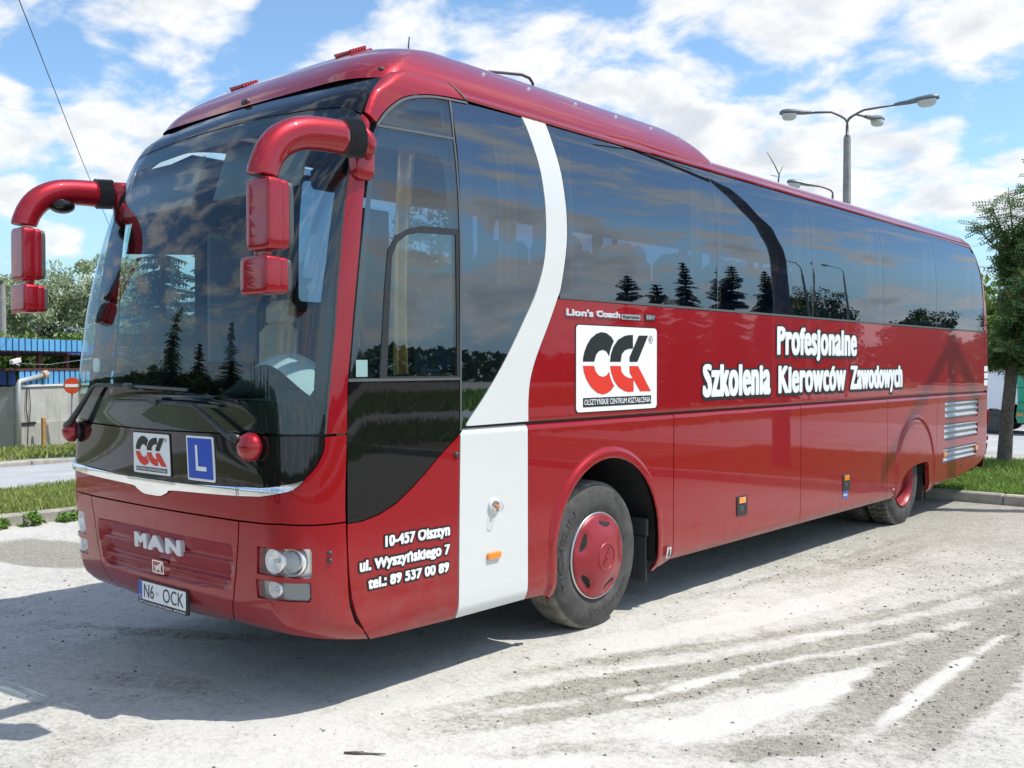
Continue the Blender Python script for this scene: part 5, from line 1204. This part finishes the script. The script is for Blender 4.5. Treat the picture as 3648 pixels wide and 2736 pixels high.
blades('grass',-6,7,11.33,16.1,110000,.085,GRM2,'lush green grass behind the coach',.50); blades('dry_grass',-2,6,11.33,16.0,6000,.07,DRY,'straw among the grass behind the coach',.7)

tag(sheet('verge_soil',13,18,-60,60,SOIL,lift=.004,nx_=4),'grassy verge across the lot, mirrored in the coach','earth'); tag(sheet('road',18.2,25,-60,70,ASPH,lift=.006,nx_=5),'grey street across the lot, mirrored in the coach doors','road')
blades('grass',13,18,-5,45,14000,.22,GRM2,'grass verge mirrored in the lower door glass',.3,.03); blades('grass',25.2,40,-5,80,22000,.4,GRM2,'grass under the spruces mirrored in the windows',.3,.06)

# ================================================================ gatehouse across the left road
GA=Vector((-31.15,12.40,0)); GE=Vector((-.446,.895,0)).normalized(); GN=Vector((GE.y,-GE.x,0)); GB=-1.16
gh=empty('gatehouse','grey rendered gatehouse with blue corrugated sheeting and a flat blue canopy','building',(GA.x,GA.y,GB))
GM=Matrix((( GE.x,GN.x,0),(GE.y,GN.y,0),(0,0,1)))
def gbox(mb,u0,u1,d0,d1,z0,z1,mi=0,bev=0):  # along the wall, out of the wall, absolute height
    c=GM@Vector(((u0+u1)/2,(d0+d1)/2,0)); mb.box((c.x,c.y,(z0+z1)/2-GB),(u1-u0,d1-d0,z1-z0),mi,bev,GM)
REND,t=newmat('cement_render'); co=t.new('ShaderNodeTexCoord').outputs['Object']
z=t.new('ShaderNodeSeparateXYZ',{0:co}).outputs[2]; base=t.ramp(t.noise(co,1.2,6,.65),[(.3,(.36,.35,.32)),(.7,(.50,.485,.445))])
st=t.maprange(t.noise(t.new('ShaderNodeMapping',{0:co,3:(3,3,.25)}).outputs[0],2.5,5,.6),.45,.75,0,.4); base=t.mix(st,base,(.18,.17,.15,1)); base=t.mix(t.maprange(z,.95,.90,0,.35,False),base,(.27,.255,.22,1))
b=t.new('ShaderNodeBump',{'Strength':.3,'Distance':.02,'Height':t.noise(co,30,4)}); p=t.new('ShaderNodeBsdfPrincipled',{'Base Color':base,'Roughness':.95,'Normal':b.outputs[0]}); t.new('ShaderNodeOutputMaterial',{0:p.outputs[0]})
BLS=simple('blue_sheet',(.11,.36,.62),.45,var=.12,vscale=1.2); BLD=simple('blue_sheet_dark',(.025,.075,.32),.45,var=.15); BRN=simple('oxide_red_steel',(.10,.03,.025),.7,var=.3); WHT=simple('white_trim',(.70,.70,.68),.5)
mb=MB(); gbox(mb,0,22,-.3,0,GB-.1,1.08); gbox(mb,0,22,0,.05,GB-.1,-.22); mb.build('wall',[REND],gh)
mb=MB(); q=Matrix.Rotation(math.atan2(-.66,-.75),3,'Z'); c=q@Vector((4.1,-.15,0)); mb.box((c.x,c.y,1.1),(8,.3,2.3),0,0,q); mb.build('side_wall',[REND],gh)
mb=MB(); gbox(mb,.05,22,-.1,.06,1.085,1.16); mb.build('trim',[WHT],gh)
def corr(name,u0,u1,z0,z1,d,pitch,ma,mb_,lean=0.0):
    mb=MB(); n=int((u1-u0)/pitch)
    for i in range(n):
        a=u0+i*pitch; gbox(mb,a,a+pitch*.74,d-.02,d,z0,z1,0); gbox(mb,a+pitch*.74,a+pitch,d-.06,d-.03,z0,z1,1)
    return mb.build(name,[ma,mb_],gh)
corr('corrugated_fascia',.12,20,1.17,1.66,.03,.30,BLS,BLD)
mb=MB(); q2=Matrix.Rotation(math.atan2(-.66,-.75),3,'Z')
for i in range(26):
    c=q2@Vector((.15+i*.3,.02,0)); mb.box((c.x,c.y,1.41-GB),(.22,.03,.50),1,0,q2)
mb.build('corrugated_fascia',[BLS,BLD],gh)
mb=MB(); gbox(mb,-.6,20,-.12,.06,1.665,1.745); mb.build('beam',[BRN],gh)
for u in(.02,1.15,2.65,4.3,6.0,8,10.2):
    mb=MB(); gbox(mb,u,u+.16,-.16,-.01,1.75,2.30); mb.build('post',[BRN],gh)
mb=MB(); gbox(mb,-7,3.35,-2.6,.35,2.33,2.38,2); n=34
for i in range(n): a=-7+i*.305; gbox(mb,a,a+.235,.34,.40,2.37,2.80,0); gbox(mb,a+.235,a+.305,.33,.36,2.37,2.80,1)
mb.build('canopy',[BLS,BLD,BRN],gh)
mb=MB(); gbox(mb,-7,20,-3.6,-.6,2.22,2.30,2)
for i in range(88): a=-6+i*.3; gbox(mb,a,a+.2,-.58,-.54,2.28,2.62,0); gbox(mb,a+.2,a+.3,-.60,-.57,2.28,2.62,1)
mb.build('rear_roof',[simple('blue_sheet_mid',(.03,.12,.42),.5),BLD,BRN],gh)
mb=MB(); P=lambda u,d,z:tuple((GM@Vector((u,d,0)))+Vector((0,0,z-GB)))
mb.tube([P(-.02,.10,GB-.05),P(-.02,.10,1.22),P(.03,.10,1.28),P(1.25,.10,1.50)],.085,10); mb.build('drain_pipe',[simple('galvanised_pipe',(.55,.56,.56),.4,.4)],gh,smooth=True)
mb=MB(); mb.tube([P(1.2,.10,1.48),P(1.42,.10,1.54)],.15,10); mb.build('pipe_end',[simple('clay_pipe',(.45,.34,.25),.8)],gh)
mb=MB(); mb.tube([P(.45,.06,1.05),P(.40,.06,.3),P(.5,.06,-.2),P(.44,.06,-1.1)],.018,6); mb.tube([P(.55,.06,1.05),P(.62,.06,.4),P(.56,.06,-.2)],.015,6); gbox(mb,.15,.85,.02,.10,-.27,-.19,0); mb.build('wall_cables',[DARK],gh)
mb=MB(); q=GM@Matrix.Rotation(R(150),3,'Z'); c=P(-.45,.35,2.0); mb.box(c,(.42,.17,.16),0,.02,GM@Matrix.Rotation(R(-12),3,'Y')); mb.tube([P(-.2,.2,1.9),P(.1,.05,1.85)],.03,6); mb.build('security_camera',[WHT],gh)
mb=MB(); mb.tube([P(.1,.05,1.92),P(1.5,.1,1.88),P(3,.05,2.02),P(4.4,.0,2.15)],.012,5); mb.build('sagging_cable',[WHT],gh)
# no entry sign, post
sg_=empty('no_entry_sign','red and white round no entry sign on a thin post before the gatehouse wall','road sign',(-31.0,14.28,-1.12))
mb=MB(); mb.tube([(-.02,0,0),(.03,.03,1.8),(.05,.04,2.45)],.035,8); mb.build('post',[simple('violet_grey_post',(.28,.26,.36),.5)],sg_)
vd=Vector((CP.x+31,CP.y-14.28,0)).normalized(); qs=vd.to_track_quat('X','Z')
mb=MB(); mb.lathe([(.0,0.001),(.0,.30),(.025,.30),(.028,.29),(.028,.001)],36,'x'); d_=mb.build('disc',[simple('sign_red',(.62,.065,.012),.4)],sg_,loc=(.08,.02,2.23)); d_.rotation_mode='QUATERNION'; d_.rotation_quaternion=qs
mb=MB(); mb.box((.033,0,0),(.004,.48,.11)); mb.build('white_bar',[WTXT],d_)
mb=MB(); mb.box((0,0,.55),(.13,.13,1.15),0,.01); o=mb.build('timber_stake',[simple('yellow_timber',(.40,.23,.07),.85,var=.2)],loc=(-31.05,13.3,-1.16)); tag(o,'short yellow timber stake in the grass left of the no entry sign','stake')
up_=empty('utility_pole','grey concrete utility pole far left beside the pale willows','utility pole',(-39.06,15.19,-1.3))
mb=MB(); mb.lathe([(0,.20),(6.6,.13),(6.62,.001)],12,'z'); mb.build('pole',[BARKS],up_); mb=MB(); mb.box((0,0,6.2),(.1,1.3,.1)); mb.tube([(0,0,6.5),(.15,-.1,6.75),(.5,-.5,6.72)],.05,6); mb.build('bracket',[STEEL],up_)
# ---------------------------------------------------------------- street lamps
def luminaire(o_,base,dirv,L_,tilt):
    d=Vector(dirv).normalized(); z=Vector((0,0,1)); x=(d*math.cos(tilt)+z*math.sin(tilt)).normalized(); y=z.cross(x).normalized(); zz=x.cross(y); M=Matrix((x,y,zz)).transposed()
    b=Vector(base); mb=MB(); V=[];F=[]
    sec=[(0,.05,.06,.0),(.10,.075,.085,.0),(.30,.10,.11,-.01),(.55,.14,.15,.0),(.80,.16,.17,.0),(.95,.13,.13,.0),(1.0,.05,.06,.0)]
    n=12
    for (t,hw,ht,dz) in sec:
        for k in range(n):
            a=2*math.pi*k/n; p=Vector((t*L_,hw*math.cos(a),dz+(ht*.75 if math.sin(a)>0 else .04)*math.sin(a))); V.append(tuple(b+M@p))
    for i in range(len(sec)-1):
        for k in range(n): F.append((i*n+k,i*n+(k+1)%n,(i+1)*n+(k+1)%n,(i+1)*n+k))
    F.append(tuple(range((len(sec)-1)*n,len(sec)*n))); mb.add(V,F); mb.build('lamp_head',[LAMPG],o_,smooth=True)
    mb=MB(); V=[];F=[]
    for j in range(6):
        t=j/5*math.pi/2
        for k in range(14):
            a=2*math.pi*k/14; sp=lambda t,e:math.copysign(abs(t)**e,t); p=Vector((.72*L_+.22*L_*sp(math.cos(a),.7)*math.cos(t)**.5,.165*sp(math.sin(a),.7)*math.cos(t)**.5,-.03-.17*math.sin(t))); V.append(tuple(b+M@p))
    for j in range(5):
        for k in range(14): F.append((j*14+k,j*14+(k+1)%14,(j+1)*14+(k+1)%14,(j+1)*14+k))
    mb.add(V,F); mb.build('diffuser',[LAMPD],o_,smooth=True)
def street_lamp(loc,top,arms,label,group,rp=(.17,.105),sq=True):
    o_=empty('street_lamp',label,'street lamp',loc,group)
    mb=MB(); n=8; mb.lathe([(0,rp[0]),(top,rp[1]),(top+.001,.02)],n,'z'); mb.build('pole',[BARKS],o_)
    mb=MB(); mb.lathe([(top,.075),(top+.05,.08),(top+.07,.045),(top+.35,.04)],10,'z')
    for (dx,dy,ln,rise,L_,tl) in arms:
        d=Vector((dx,dy,0)).normalized()
        pts=[Vector((0,0,top+.2)),Vector((0,0,top+.42))]+[Vector((d.x*s,d.y*s,top+.42+(rise)*min(1,s/.45)**.55+math.tan(tl)*max(0,s-.45))) for s in(.06,.16,.30,.45,ln)]
        mb.tube(pts,.032,8)
    mb.build('arm',[STEEL],o_,smooth=True)
    for (dx,dy,ln,rise,L_,tl) in arms:
        d=Vector((dx,dy,0)).normalized(); e=Vector((d.x*(ln-.1),d.y*(ln-.1),top+.42+rise+math.tan(tl)*(ln-.55))); luminaire(o_,e,d,L_,tl)
    return o_
RX,RY=.757,.653; FX,FY=-.653,.757
street_lamp((-6.07,24.72,-.01),8.28,[(-RX+.1*FX,-RY+.1*FY,1.02,.30,.95,0),(RX*.9-.42*FX,RY*.9-.42*FY,1.35,.30,1.15,R(4)),(RX*.75+.65*FX,RY*.75+.65*FY,1.05,.30,.95,R(2))],'tall concrete street lamp with three grey lamp heads above the coach roof','street lamps round the lot')
street_lamp((-9.55,31.9,-.01),7.62,[(-RX,-RY,.75,.22,1.0,R(8))],'street lamp whose single head just peeks over the coach roof','street lamps round the lot')
# ---------------------------------------------------------------- parked vans
def van(loc,label,col,back,marker_,ro=1.0):
    v=empty('parked_van',label,'van',loc,'vans parked along the road'); pm=simple('van_'+('white' if col[0]>.5 else 'green'),col,.3,0,.8,var=.04); L_=4.9; W_=1.8
    # body side profile, length along x
    pr=[(0,.28),(.05,.45),(0,.8),(.03,1.5),(.12,1.93),(.25,1.99),(3.3,1.99),(3.75,1.55),(4.55,1.12),(4.88,.95),(4.92,.45),(4.85,.28)]
    if back<0: pr=[(L_-x,z) for x,z in pr][::-1]
    def cutpr():
        o=[]; ws=(ro,4.05) if back>0 else (L_-ro,L_-4.05)
        for x,z in pr: o.append((x,z))
        for wx in sorted(ws,reverse=True):
            for a in range(0,181,15): o.append((wx+.38*math.cos(R(a)),.30+.36*math.sin(R(a))))
        return o
    c=cutpr(); n=len(c); mb=MB(); V=[];
    for y,sc_ in((-W_/2+.0,1),(W_/2,1)): V+=[(x,y+(.07 if y<0 else -.07)*max(0,(z-1.2)/.8),z) for x,z in c]
    F=[tuple(range(n)),tuple(range(n,2*n))[::-1]]+[(i,n+i,n+(i+1)%n,(i+1)%n) for i in range(n)]
    mb.add(V,F); bd=mb.build('body',[pm],v)
    me=bd.data; bm=bmesh.new(); bm.from_mesh(me); bmesh.ops.triangulate(bm,faces=[f for f in bm.faces if len(f.verts)>4]); bmesh.ops.recalc_face_normals(bm,faces=bm.faces); bm.to_mesh(me); bm.free()
    for z in(.62,.83,1.22,1.72):
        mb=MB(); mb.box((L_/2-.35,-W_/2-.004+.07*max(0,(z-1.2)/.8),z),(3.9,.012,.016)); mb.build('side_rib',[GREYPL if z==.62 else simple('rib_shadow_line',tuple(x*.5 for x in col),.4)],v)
    mb=MB(); mb.box((L_/2,0,.30),(L_*.9,W_*.85,.12)); mb.build('chassis',[DARK],v)
    for wx in((ro,4.05) if back>0 else (L_-ro,L_-4.05)):
        for y in(-.82,.82):
            mb=MB(); mb.lathe([(-.10,.19),(-.10,.29),(-.07,.315),(.07,.315),(.10,.29),(.10,.19)],26,'y'); w_=mb.build('wheel',[RUBBER],v,loc=(wx,y,.315),auto=35)
            mb=MB(); s=-1 if y<0 else 1; mb.lathe([(s*.09,.20),(s*.06,.17),(s*.05,.06),(s*.07,.001)],20,'y'); mb.build('rim',[GREYPL],w_,smooth=True)
    wx0,wx1=(3.45,4.25) if back>0 else (L_-4.25,L_-3.45)
    if marker_: mb=MB(); mb.box((marker_,-W_/2-.008,.50),(.16,.02,.06),0,.008); mb.build('side_marker',[ORANGE],v)
    mb=MB(); s=(3.3,3.95) if back>0 else (L_-3.95,L_-3.3); mb.add([(s[0],-W_/2+.02,1.30),(s[1],-W_/2+.01,1.22),(s[1]-.25*(1 if back>0 else -1)*(1 if back>0 else 0),-W_/2+.045,1.55),(s[0],-W_/2+.07,1.86)],[(0,1,2,3)]); mb.build('side_glass',[BLACKG],v)
    return v
v1=van((-6.72,26.6,.02),'white panel van behind the coach, partly hidden by the tree trunk',(.80,.82,.86),-1,None,.58)
v2=van((-1.99,26.6,.02),'green panel van to the right of the tree trunk',(.016,.33,.19),1,.22,1.7)
# ---------------------------------------------------------------- trees
def leaf_quads(C,size,rnd=.5,aspect=.45,N=None,droop=0.0):
    n=len(C); a=rng.normal(size=(n,3)); a[:,2]-=droop; a/=np.linalg.norm(a,axis=1,keepdims=True); b=rng.normal(size=(n,3)); b-=a*(a*b).sum(1,keepdims=True); b/=np.linalg.norm(b,axis=1,keepdims=True)
    s=(size*(1-rnd+2*rnd*rng.random(n)))[:,None]; V=np.stack([C-a*s,C+b*s*aspect,C+a*s,C-b*s*aspect],1); return V.reshape(-1,3)
def quads(n): return np.arange(4*n).reshape(n,4)
def crown_points(n,c,r,nclump,cr,rough=.35,seed=0,shell=.55):
    g=np.random.default_rng(seed); d=g.normal(size=(nclump,3)); d/=np.linalg.norm(d,axis=1,keepdims=True); rad=shell+(1-shell)*g.random(nclump)
    cc=np.array(c)+d*rad[:,None]*np.array(r)*(1-rough*.5+rough*g.random((nclump,1))); 
    k=g.integers(0,nclump,n); w=g.random(nclump)*.8+.6
    q=g.normal(size=(n,3)); q/=np.linalg.norm(q,axis=1,keepdims=True)
    return cc[k]+q*(g.random((n,1))**.45)*cr*w[k][:,None]*np.array([1,1,.75]),cc
def tree(name,label,loc,h,crown_c,crown_r,n,size,mat,tr=.15,nclump=40,cr=.7,seed=1,group=None,lean=(0,0),aspect=.45,cat='tree',droop=0,limbs=9,shell=.55):
    o=empty(name,label,cat,loc,group); P,cc=crown_points(n,crown_c,crown_r,nclump,cr,seed=seed,shell=shell)
    P=P[P[:,2]>.05]
    np_mesh('crown',leaf_quads(P,size,aspect=aspect,droop=droop),quads(len(P)),mat,o)
    mb=MB(); ct=Vector(crown_c); mb.tube([(0,0,-.1),(lean[0]*.2,lean[1]*.2,h*.15),(lean[0]*.6,lean[1]*.6,h*.35),(ct.x,ct.y,min(h*.8,ct.z+crown_r[2]*.5))],[tr*1.25,tr,tr*.8,tr*.2],10)
    g=np.random.default_rng(seed+5)
    for i in g.choice(len(cc),min(limbs,len(cc)),replace=False):
        e=Vector(cc[i]); s=Vector((lean[0]*.6,lean[1]*.6,h*.35))*.6+Vector((ct.x,ct.y,ct.z))*.4; mid=(s+e)/2+Vector((0,0,-.1)); mb.tube([s,mid,e],[tr*.4,tr*.25,tr*.08],6)
    mb.build('trunk',[BARK],o,smooth=True); return o
def spruce(label,loc,h,rb,mat,seed=1,group=None,den=1.0):
    o=empty('spruce',label,'tree',loc,group); g=np.random.default_rng(seed); V=[]; mb=MB(); mb.tube([(0,0,-.1),(0,0,h*.5),(0,0,h*.995)],[h*.02,h*.012,.012],8)
    nl=int(h*4.8)
    for i in range(nl):
        t=(i+.5)/nl; z=h*(.06+.93*t); rl=rb*(1-t)**.85*(.8+.4*g.random())+.08; nb=int(7+3*(1-t))
        for k in range(nb):
            a=2*math.pi*(k+g.random()*.8)/nb; r_=rl*(.55+.65*g.random()**1.5); d=np.array([math.cos(a),math.sin(a),0]); sag=(-.22*r_ if t<.75 else .25*r_)+.10*r_*g.normal()
            e=np.array([0,0,z])+d*r_+np.array([0,0,sag]); b0=np.array([0,0,z])
            if r_>.25: mb.tube([tuple(b0),tuple((b0+e)/2+np.array([0,0,.04*r_])),tuple(e)],[.02,.012,.005],4,cap=False)
            m_=max(3,int(r_*15*den)); s=(np.arange(m_)+g.random(m_))/m_; p=b0+(e-b0)*s[:,None]; sd=np.cross(d,[0,0,1]); ww=(.10+.20*r_*(1-s)*np.clip(s*3,0,1))[:,None]
            for sgn in(-1,1):
                q=p+sd*ww*sgn+d*.08+np.array([0,0,-.06-.05*r_]); w2=.035
                V.append(np.stack([p-d*w2,q-d*.01,q+d*.03,p+d*w2],1).reshape(-1,3))
            q=p+np.array([0,0,-.16])+d*.03; V.append(np.stack([p-sd*.03,q-sd*.012,q+sd*.012,p+sd*.03],1).reshape(-1,3))
    V=np.concatenate(V); np_mesh('crown',V,quads(len(V)//4),mat,o); mb.build('trunk',[BARK],o); return o
WIL=leafmat('willow_leaf',(.38,.45,.26),.45,.3); GRN=leafmat('green_leaf',(.17,.26,.05),.5,.3); DGR=leafmat('dark_leaf',(.045,.085,.022),.5,.25); SPR=leafmat('spruce_needle',(.030,.062,.026),.5,.15); ROW=leafmat('rowan_leaf',(.125,.22,.07),.5,.35); ROWL=leafmat('rowan_young_leaf',(.30,.34,.12),.4,.3)
for i,(x,y,hh,rx,lb) in enumerate([(-46.2,16.2,8.1,2.7,'pale willow at the far left edge behind the gatehouse'),(-45.0,19.4,8.6,2.5,'pale silvery willow in the middle of the willow clump'),(-43.6,22.0,9.0,2.3,'pale willow nearest the coach windscreen'),(-46,25.5,8.0,2.6,'pale willow seen behind the coach front')]):
    tree('willow_tree',lb,(x,y,-1.3),hh,(0,0,hh*.56),(rx,rx,hh*.44),24000,.125,WIL,.22,75,.75,seed=20+i,group='pale willows behind the gatehouse',aspect=.30,droop=.6)
for i,(x,y,hh,rx,lb) in enumerate([(-37.6,13.6,4.2,1.9,'low green bush at the far left behind the gatehouse roof'),(-37.2,16.8,4.9,2.0,'bright green bush behind the blue roof'),(-37.4,20.2,4.6,2.1,'green bush behind the end of the blue canopy'),(-38,24,4.4,2.2,'green bush behind the coach windscreen'),(-39,28,5.0,2.4,'green bush behind the door of the coach')]):
    tree('bush',lb,(x,y,-1.25),hh,(0,0,hh*.5),(rx,rx,hh*.5),10000,.11,GRN,.08,55,.6,seed=40+i,group='green bushes behind the gatehouse',cat='bush')
spruce('tall spruce seen through the windscreen and the door window',(-18.9,11.0,-.5),7.2,1.9,SPR,3,'spruces beyond the coach'); spruce('spruce with long branches seen through the windscreen centre',(-20.6,13.6,-.5),7.0,2.1,SPR,4,'spruces beyond the coach'); spruce('shorter spruce seen low through the windscreen',(-22.4,12.4,-.6),5.2,1.5,SPR,5,'spruces beyond the coach')
tree('birch_tree','feathery birch seen through the driver window',(-19.0,21.0,-.5),8.6,(0,0,5.6),(1.7,1.7,2.8),5000,.085,DGR,.12,60,.45,seed=61,aspect=.4)
tree('garden_tree','thin tree whose top twig pokes over the coach roof',(-7.95,23.9,0),8.0,(0,0,4.6),(1.0,1.0,1.9),1800,.09,DGR,.07,25,.4,seed=62)
o_=[x for x in bpy.data.objects if x.get('label')=='thin tree whose top twig pokes over the coach roof'][0]
mb=MB(); mb.tube([(.06,.1,6.4),(.12,.2,7.35),(.04,.1,7.6),(-.10,-.12,7.98)],[.035,.022,.016,.008],5); mb.tube([(.12,.2,7.35),(.20,.30,7.62)],[.014,.006],4); mb.tube([(.08,.15,7.3),(-.06,.0,7.33)],[.012,.006],4); mb.build('twig',[BARK],o_)
for i,(x,y,hh,rx,lb) in enumerate([(-8.5,45,5.4,2.2,'green tree behind the white van'),(-5.6,44,5.2,2.0,'leafy tree behind the gap between the two vans'),(-2.6,44,5.6,2.2,'leafy tree behind the green van'),(1.2,46,6.0,2.4,'leafy tree at the right end behind the green van')]):
    tree('roadside_tree',lb,(x,y,0),hh,(0,0,hh*.55),(rx,rx,hh*.46),6000,.15,GRN,.12,50,.7,seed=80+i,group='leafy trees behind the vans')
# young rowan by the kerb: pinnate leaves on arching twigs
rw_=empty('rowan_tree','young rowan with feathery leaves and a slim grey trunk behind the coach','tree',(.56,15.36,.11))
mb=MB(); mb.tube([(0,0,-.1),(0,0,.10),(.03,.04,.9),(.10,.07,1.75),(.22,.05,2.3),(.30,.05,3.0),(.34,.04,3.9)],[.16,.125,.105,.10,.085,.06,.02],12)
g=np.random.default_rng(5); tips=[]; 
for i in range(96):
    t=g.random(); s=Vector((.10+.24*t,.06,1.62+2.1*t)); a=g.random()*6.28; up=g.random(); r_=(.50+.62*g.random())*(1-.35*t); e=s+Vector((math.cos(a)*r_+.30,math.sin(a)*r_,(.15+.75*up)*(1.0 if t>.3 else .6)-.25)); m_=(s+e)/2+Vector((0,0,.12)); mb.tube([s,m_,e],[.022,.013,.005],5); tips.append((s,m_,e))
for tx,ty,tz in((-.35,.1,4.35),(-.55,-.2,4.2),(.0,.1,4.75),(.45,-.1,5.0),(.75,.1,4.9),(.35,.2,4.7),(-.25,-.1,4.55)):
    s=Vector((.25,.05,3.2)); e=Vector((tx,ty,tz)); m_=(s+e)/2+Vector((-.05,0,.1)); mb.tube([s,m_,e],[.03,.016,.005],6); tips.append((s,m_,e))
mb.build('trunk',[BARK],rw_,smooth=True)
V=[];VL=[]
for (s,m_,e) in tips:
    for k in range(52):
        t=.15+.8*g.random(); p=np.array((s.lerp(m_,t*2) if t<.5 else m_.lerp(e,min(1.1,(t-.5)*2)))); d=g.normal(size=3); d[2]=d[2]*.5-.15; d/=np.linalg.norm(d); sd=np.cross(d,g.normal(size=3)); sd/=np.linalg.norm(sd); L_=.20+.14*g.random()
        tgt=VL if g.random()<.06 else V
        for j in range(6):
            q=p+d*L_*(j+.6)/6; wl=.056*(1-.35*abs(j-2.5)/2.5)
            for sn in(-1,1):
                c0=q; c1=q+sd*sn*wl+d*.016; tgt.append(np.array([c0-d*.012,(c0+c1)/2-d*.019,c1,(c0+c1)/2+d*.019]))
np_mesh('crown',np.concatenate(V),quads(len(V)),ROW,rw_); np_mesh('young_leaves',np.concatenate(VL),quads(len(VL)),ROWL,rw_)
# overhead cable in the upper left
def pxpoint(px,py,D): 
    d=pixdir(px,py); return CP+d*(D/math.hypot(d.x,d.y))
a=pxpoint(68,0,22);b=pxpoint(390,805,46); a0=a+(a-b)*.25; b0=b+(b-a)*.35
mb=MB(); mb.tube([a0,a,(a+b)/2+Vector((0,0,-.10)),b,b0],.011,6); tag(mb.build('overhead_cable',[RUBBER]),'thin overhead cable slanting down the sky at upper left','cable')
# ---------------------------------------------------------------- plants along the left kerb
WEED=leafmat('weed_leaf',(.15,.27,.045),.4,.3)
for i,(x,y,s_,lb) in enumerate([(-6.42,1.75,.16,'weed at the foot of the left kerb, leftmost'),(-6.40,2.05,.22,'broad leafy weed at the foot of the left kerb, middle'),(-6.38,2.5,.16,'small weed by the left kerb next to the coach'),(-6.40,2.75,.26,'leafy weed at the left kerb half hidden by the coach front')]):
    P,_=crown_points(160,(0,0,s_*.5),(s_,s_,s_*.6),14,s_*.35,seed=90+i); P=P*np.array([.8,.8,.6]); np_=np_mesh('kerb_weed',leaf_quads(P,.035,aspect=.4),quads(len(P)),WEED); np_.location=(x,y,0); tag(np_,lb,'weed','weeds along the left kerb')
# ---------------------------------------------------------------- what the glass and paint mirror: the far side of the lot
for i in range(13):
    x=-26+i*2.3; y=-12.5-1.6*math.sin(i*1.9)
    tree('hedge_bush','dark bush of the hedge mirrored low in the windscreen',(x,y,0),2.8,(0,0,1.3+.25*math.sin(i*2.7)),(1.5,1.2,1.35),2600,.13,DGR,.06,30,.5,seed=200+i,group='hedge mirrored low in the windscreen',cat='bush',limbs=3)
REFG='spruces mirrored in the coach windows'
for i,(x,y,h_,lb) in enumerate([(20,35.0,7.0,'spruce mirrored at the front of the long side windows'),(20.4,39.6,7.3,'spruce mirrored right of the first pane divider'),(20,42.4,7.2,'spruce mirrored beside the dark leaning mast'),(23,37.2,5.6,'lower spruce mirrored between the taller ones'),(21.5,40.9,6.6,'bushy spruce mirrored just right of the first pane divider'),(20.5,43.9,7.0,'spruce mirrored half behind the dark mast'),(22,33.4,5.9,'leftmost small spruce mirrored in the side windows')]): spruce(lb,(x,y,0),h_,1.7+.35*math.sin(i*2.3),SPR,110+i,REFG,1.2)
for i,(x,y,h_,lb) in enumerate([(-9,-17,5.6,'spruce mirrored low in the windscreen, left'),(-13,-15,6.2,'spruce mirrored low in the windscreen, centre'),(-5,-18,5.2,'spruce mirrored low in the windscreen, right'),(-17,-12,7.5,'spruce mirrored at the left edge of the windscreen'),(-1,-20,5.8,'spruce mirrored near the windscreen pillar'),(-11.2,-16,4.8,'low spruce mirrored between the first two windscreen spruces'),(-15,-13.5,5.0,'low spruce mirrored left of the windscreen centre'),(-7,-17.2,4.4,'small spruce mirrored right of the windscreen centre'),(-3,-19,4.8,'small spruce mirrored before the pillar')]): spruce(lb,(x,y,0),h_,1.6,SPR,120+i,'spruces mirrored in the windscreen',.7)
for (x,y,tp,lb) in((20,47.5,7.3,'street lamp mirrored in the third long side window'),(20,52.5,7.5,'street lamp mirrored in the fourth long side window')):
    street_lamp((x,y,0),tp,[(.2,-1,1.6,.5,.9,R(6))],lb,'street lamps mirrored in the coach windows',(.12,.07))
ms=empty('mast','thick dark mast with two upswept arms whose shadow falls on the rear of the coach','mast',(4.65,12.43,.12))
mb=MB(); mb.tube([(0,0,-.1),(.0,0,9.15)],[.16,.13],12); mb.build('pole',[STEEL],ms)
for (yb,zb,t_) in((7.9,.66,7.3),(11.55,1.2,7.3)):
    e=Vector((1.275+.48*t_,yb+.31*t_,zb+t_))-Vector((4.65,12.43,.12)); mb=MB(); mb.tube([(0,0,9.05),tuple(e)],.06,8); mb.build('arm',[STEEL],ms)
for i in range(9):
    x=33+4*math.sin(i*2.1); y=76+i*9; hh=7+2.0*math.sin(i*1.7)
    tree('lot_tree','round tree mirrored in the rear side windows',(x,y,0),hh,(0,0,hh*.55),(3.4,3.4,hh*.48),7000,.17,DGR,.2,40,1.2,seed=140+i,group='round trees mirrored in the rear side windows')
# far wood all round
n=60000; a=rng.random(n)*6.283; r_=105+22*rng.random(n); hh=(2.2+2.6*vnoise(np.cos(a)*9+20,np.sin(a)*9+20,1.0,3)+1.2*vnoise(np.cos(a)*40+50,np.sin(a)*40+50,1.0,4)); z=rng.random(n)**.8*hh-1
P=np.stack([np.cos(a)*r_,np.sin(a)*r_,z],-1); tag(np_mesh('far_wood',leaf_quads(P,.5,aspect=.7),quads(n),leafmat('far_foliage',(.055,.095,.035),.4,.15)),'dark band of woodland round the horizon','wood',kind='stuff')
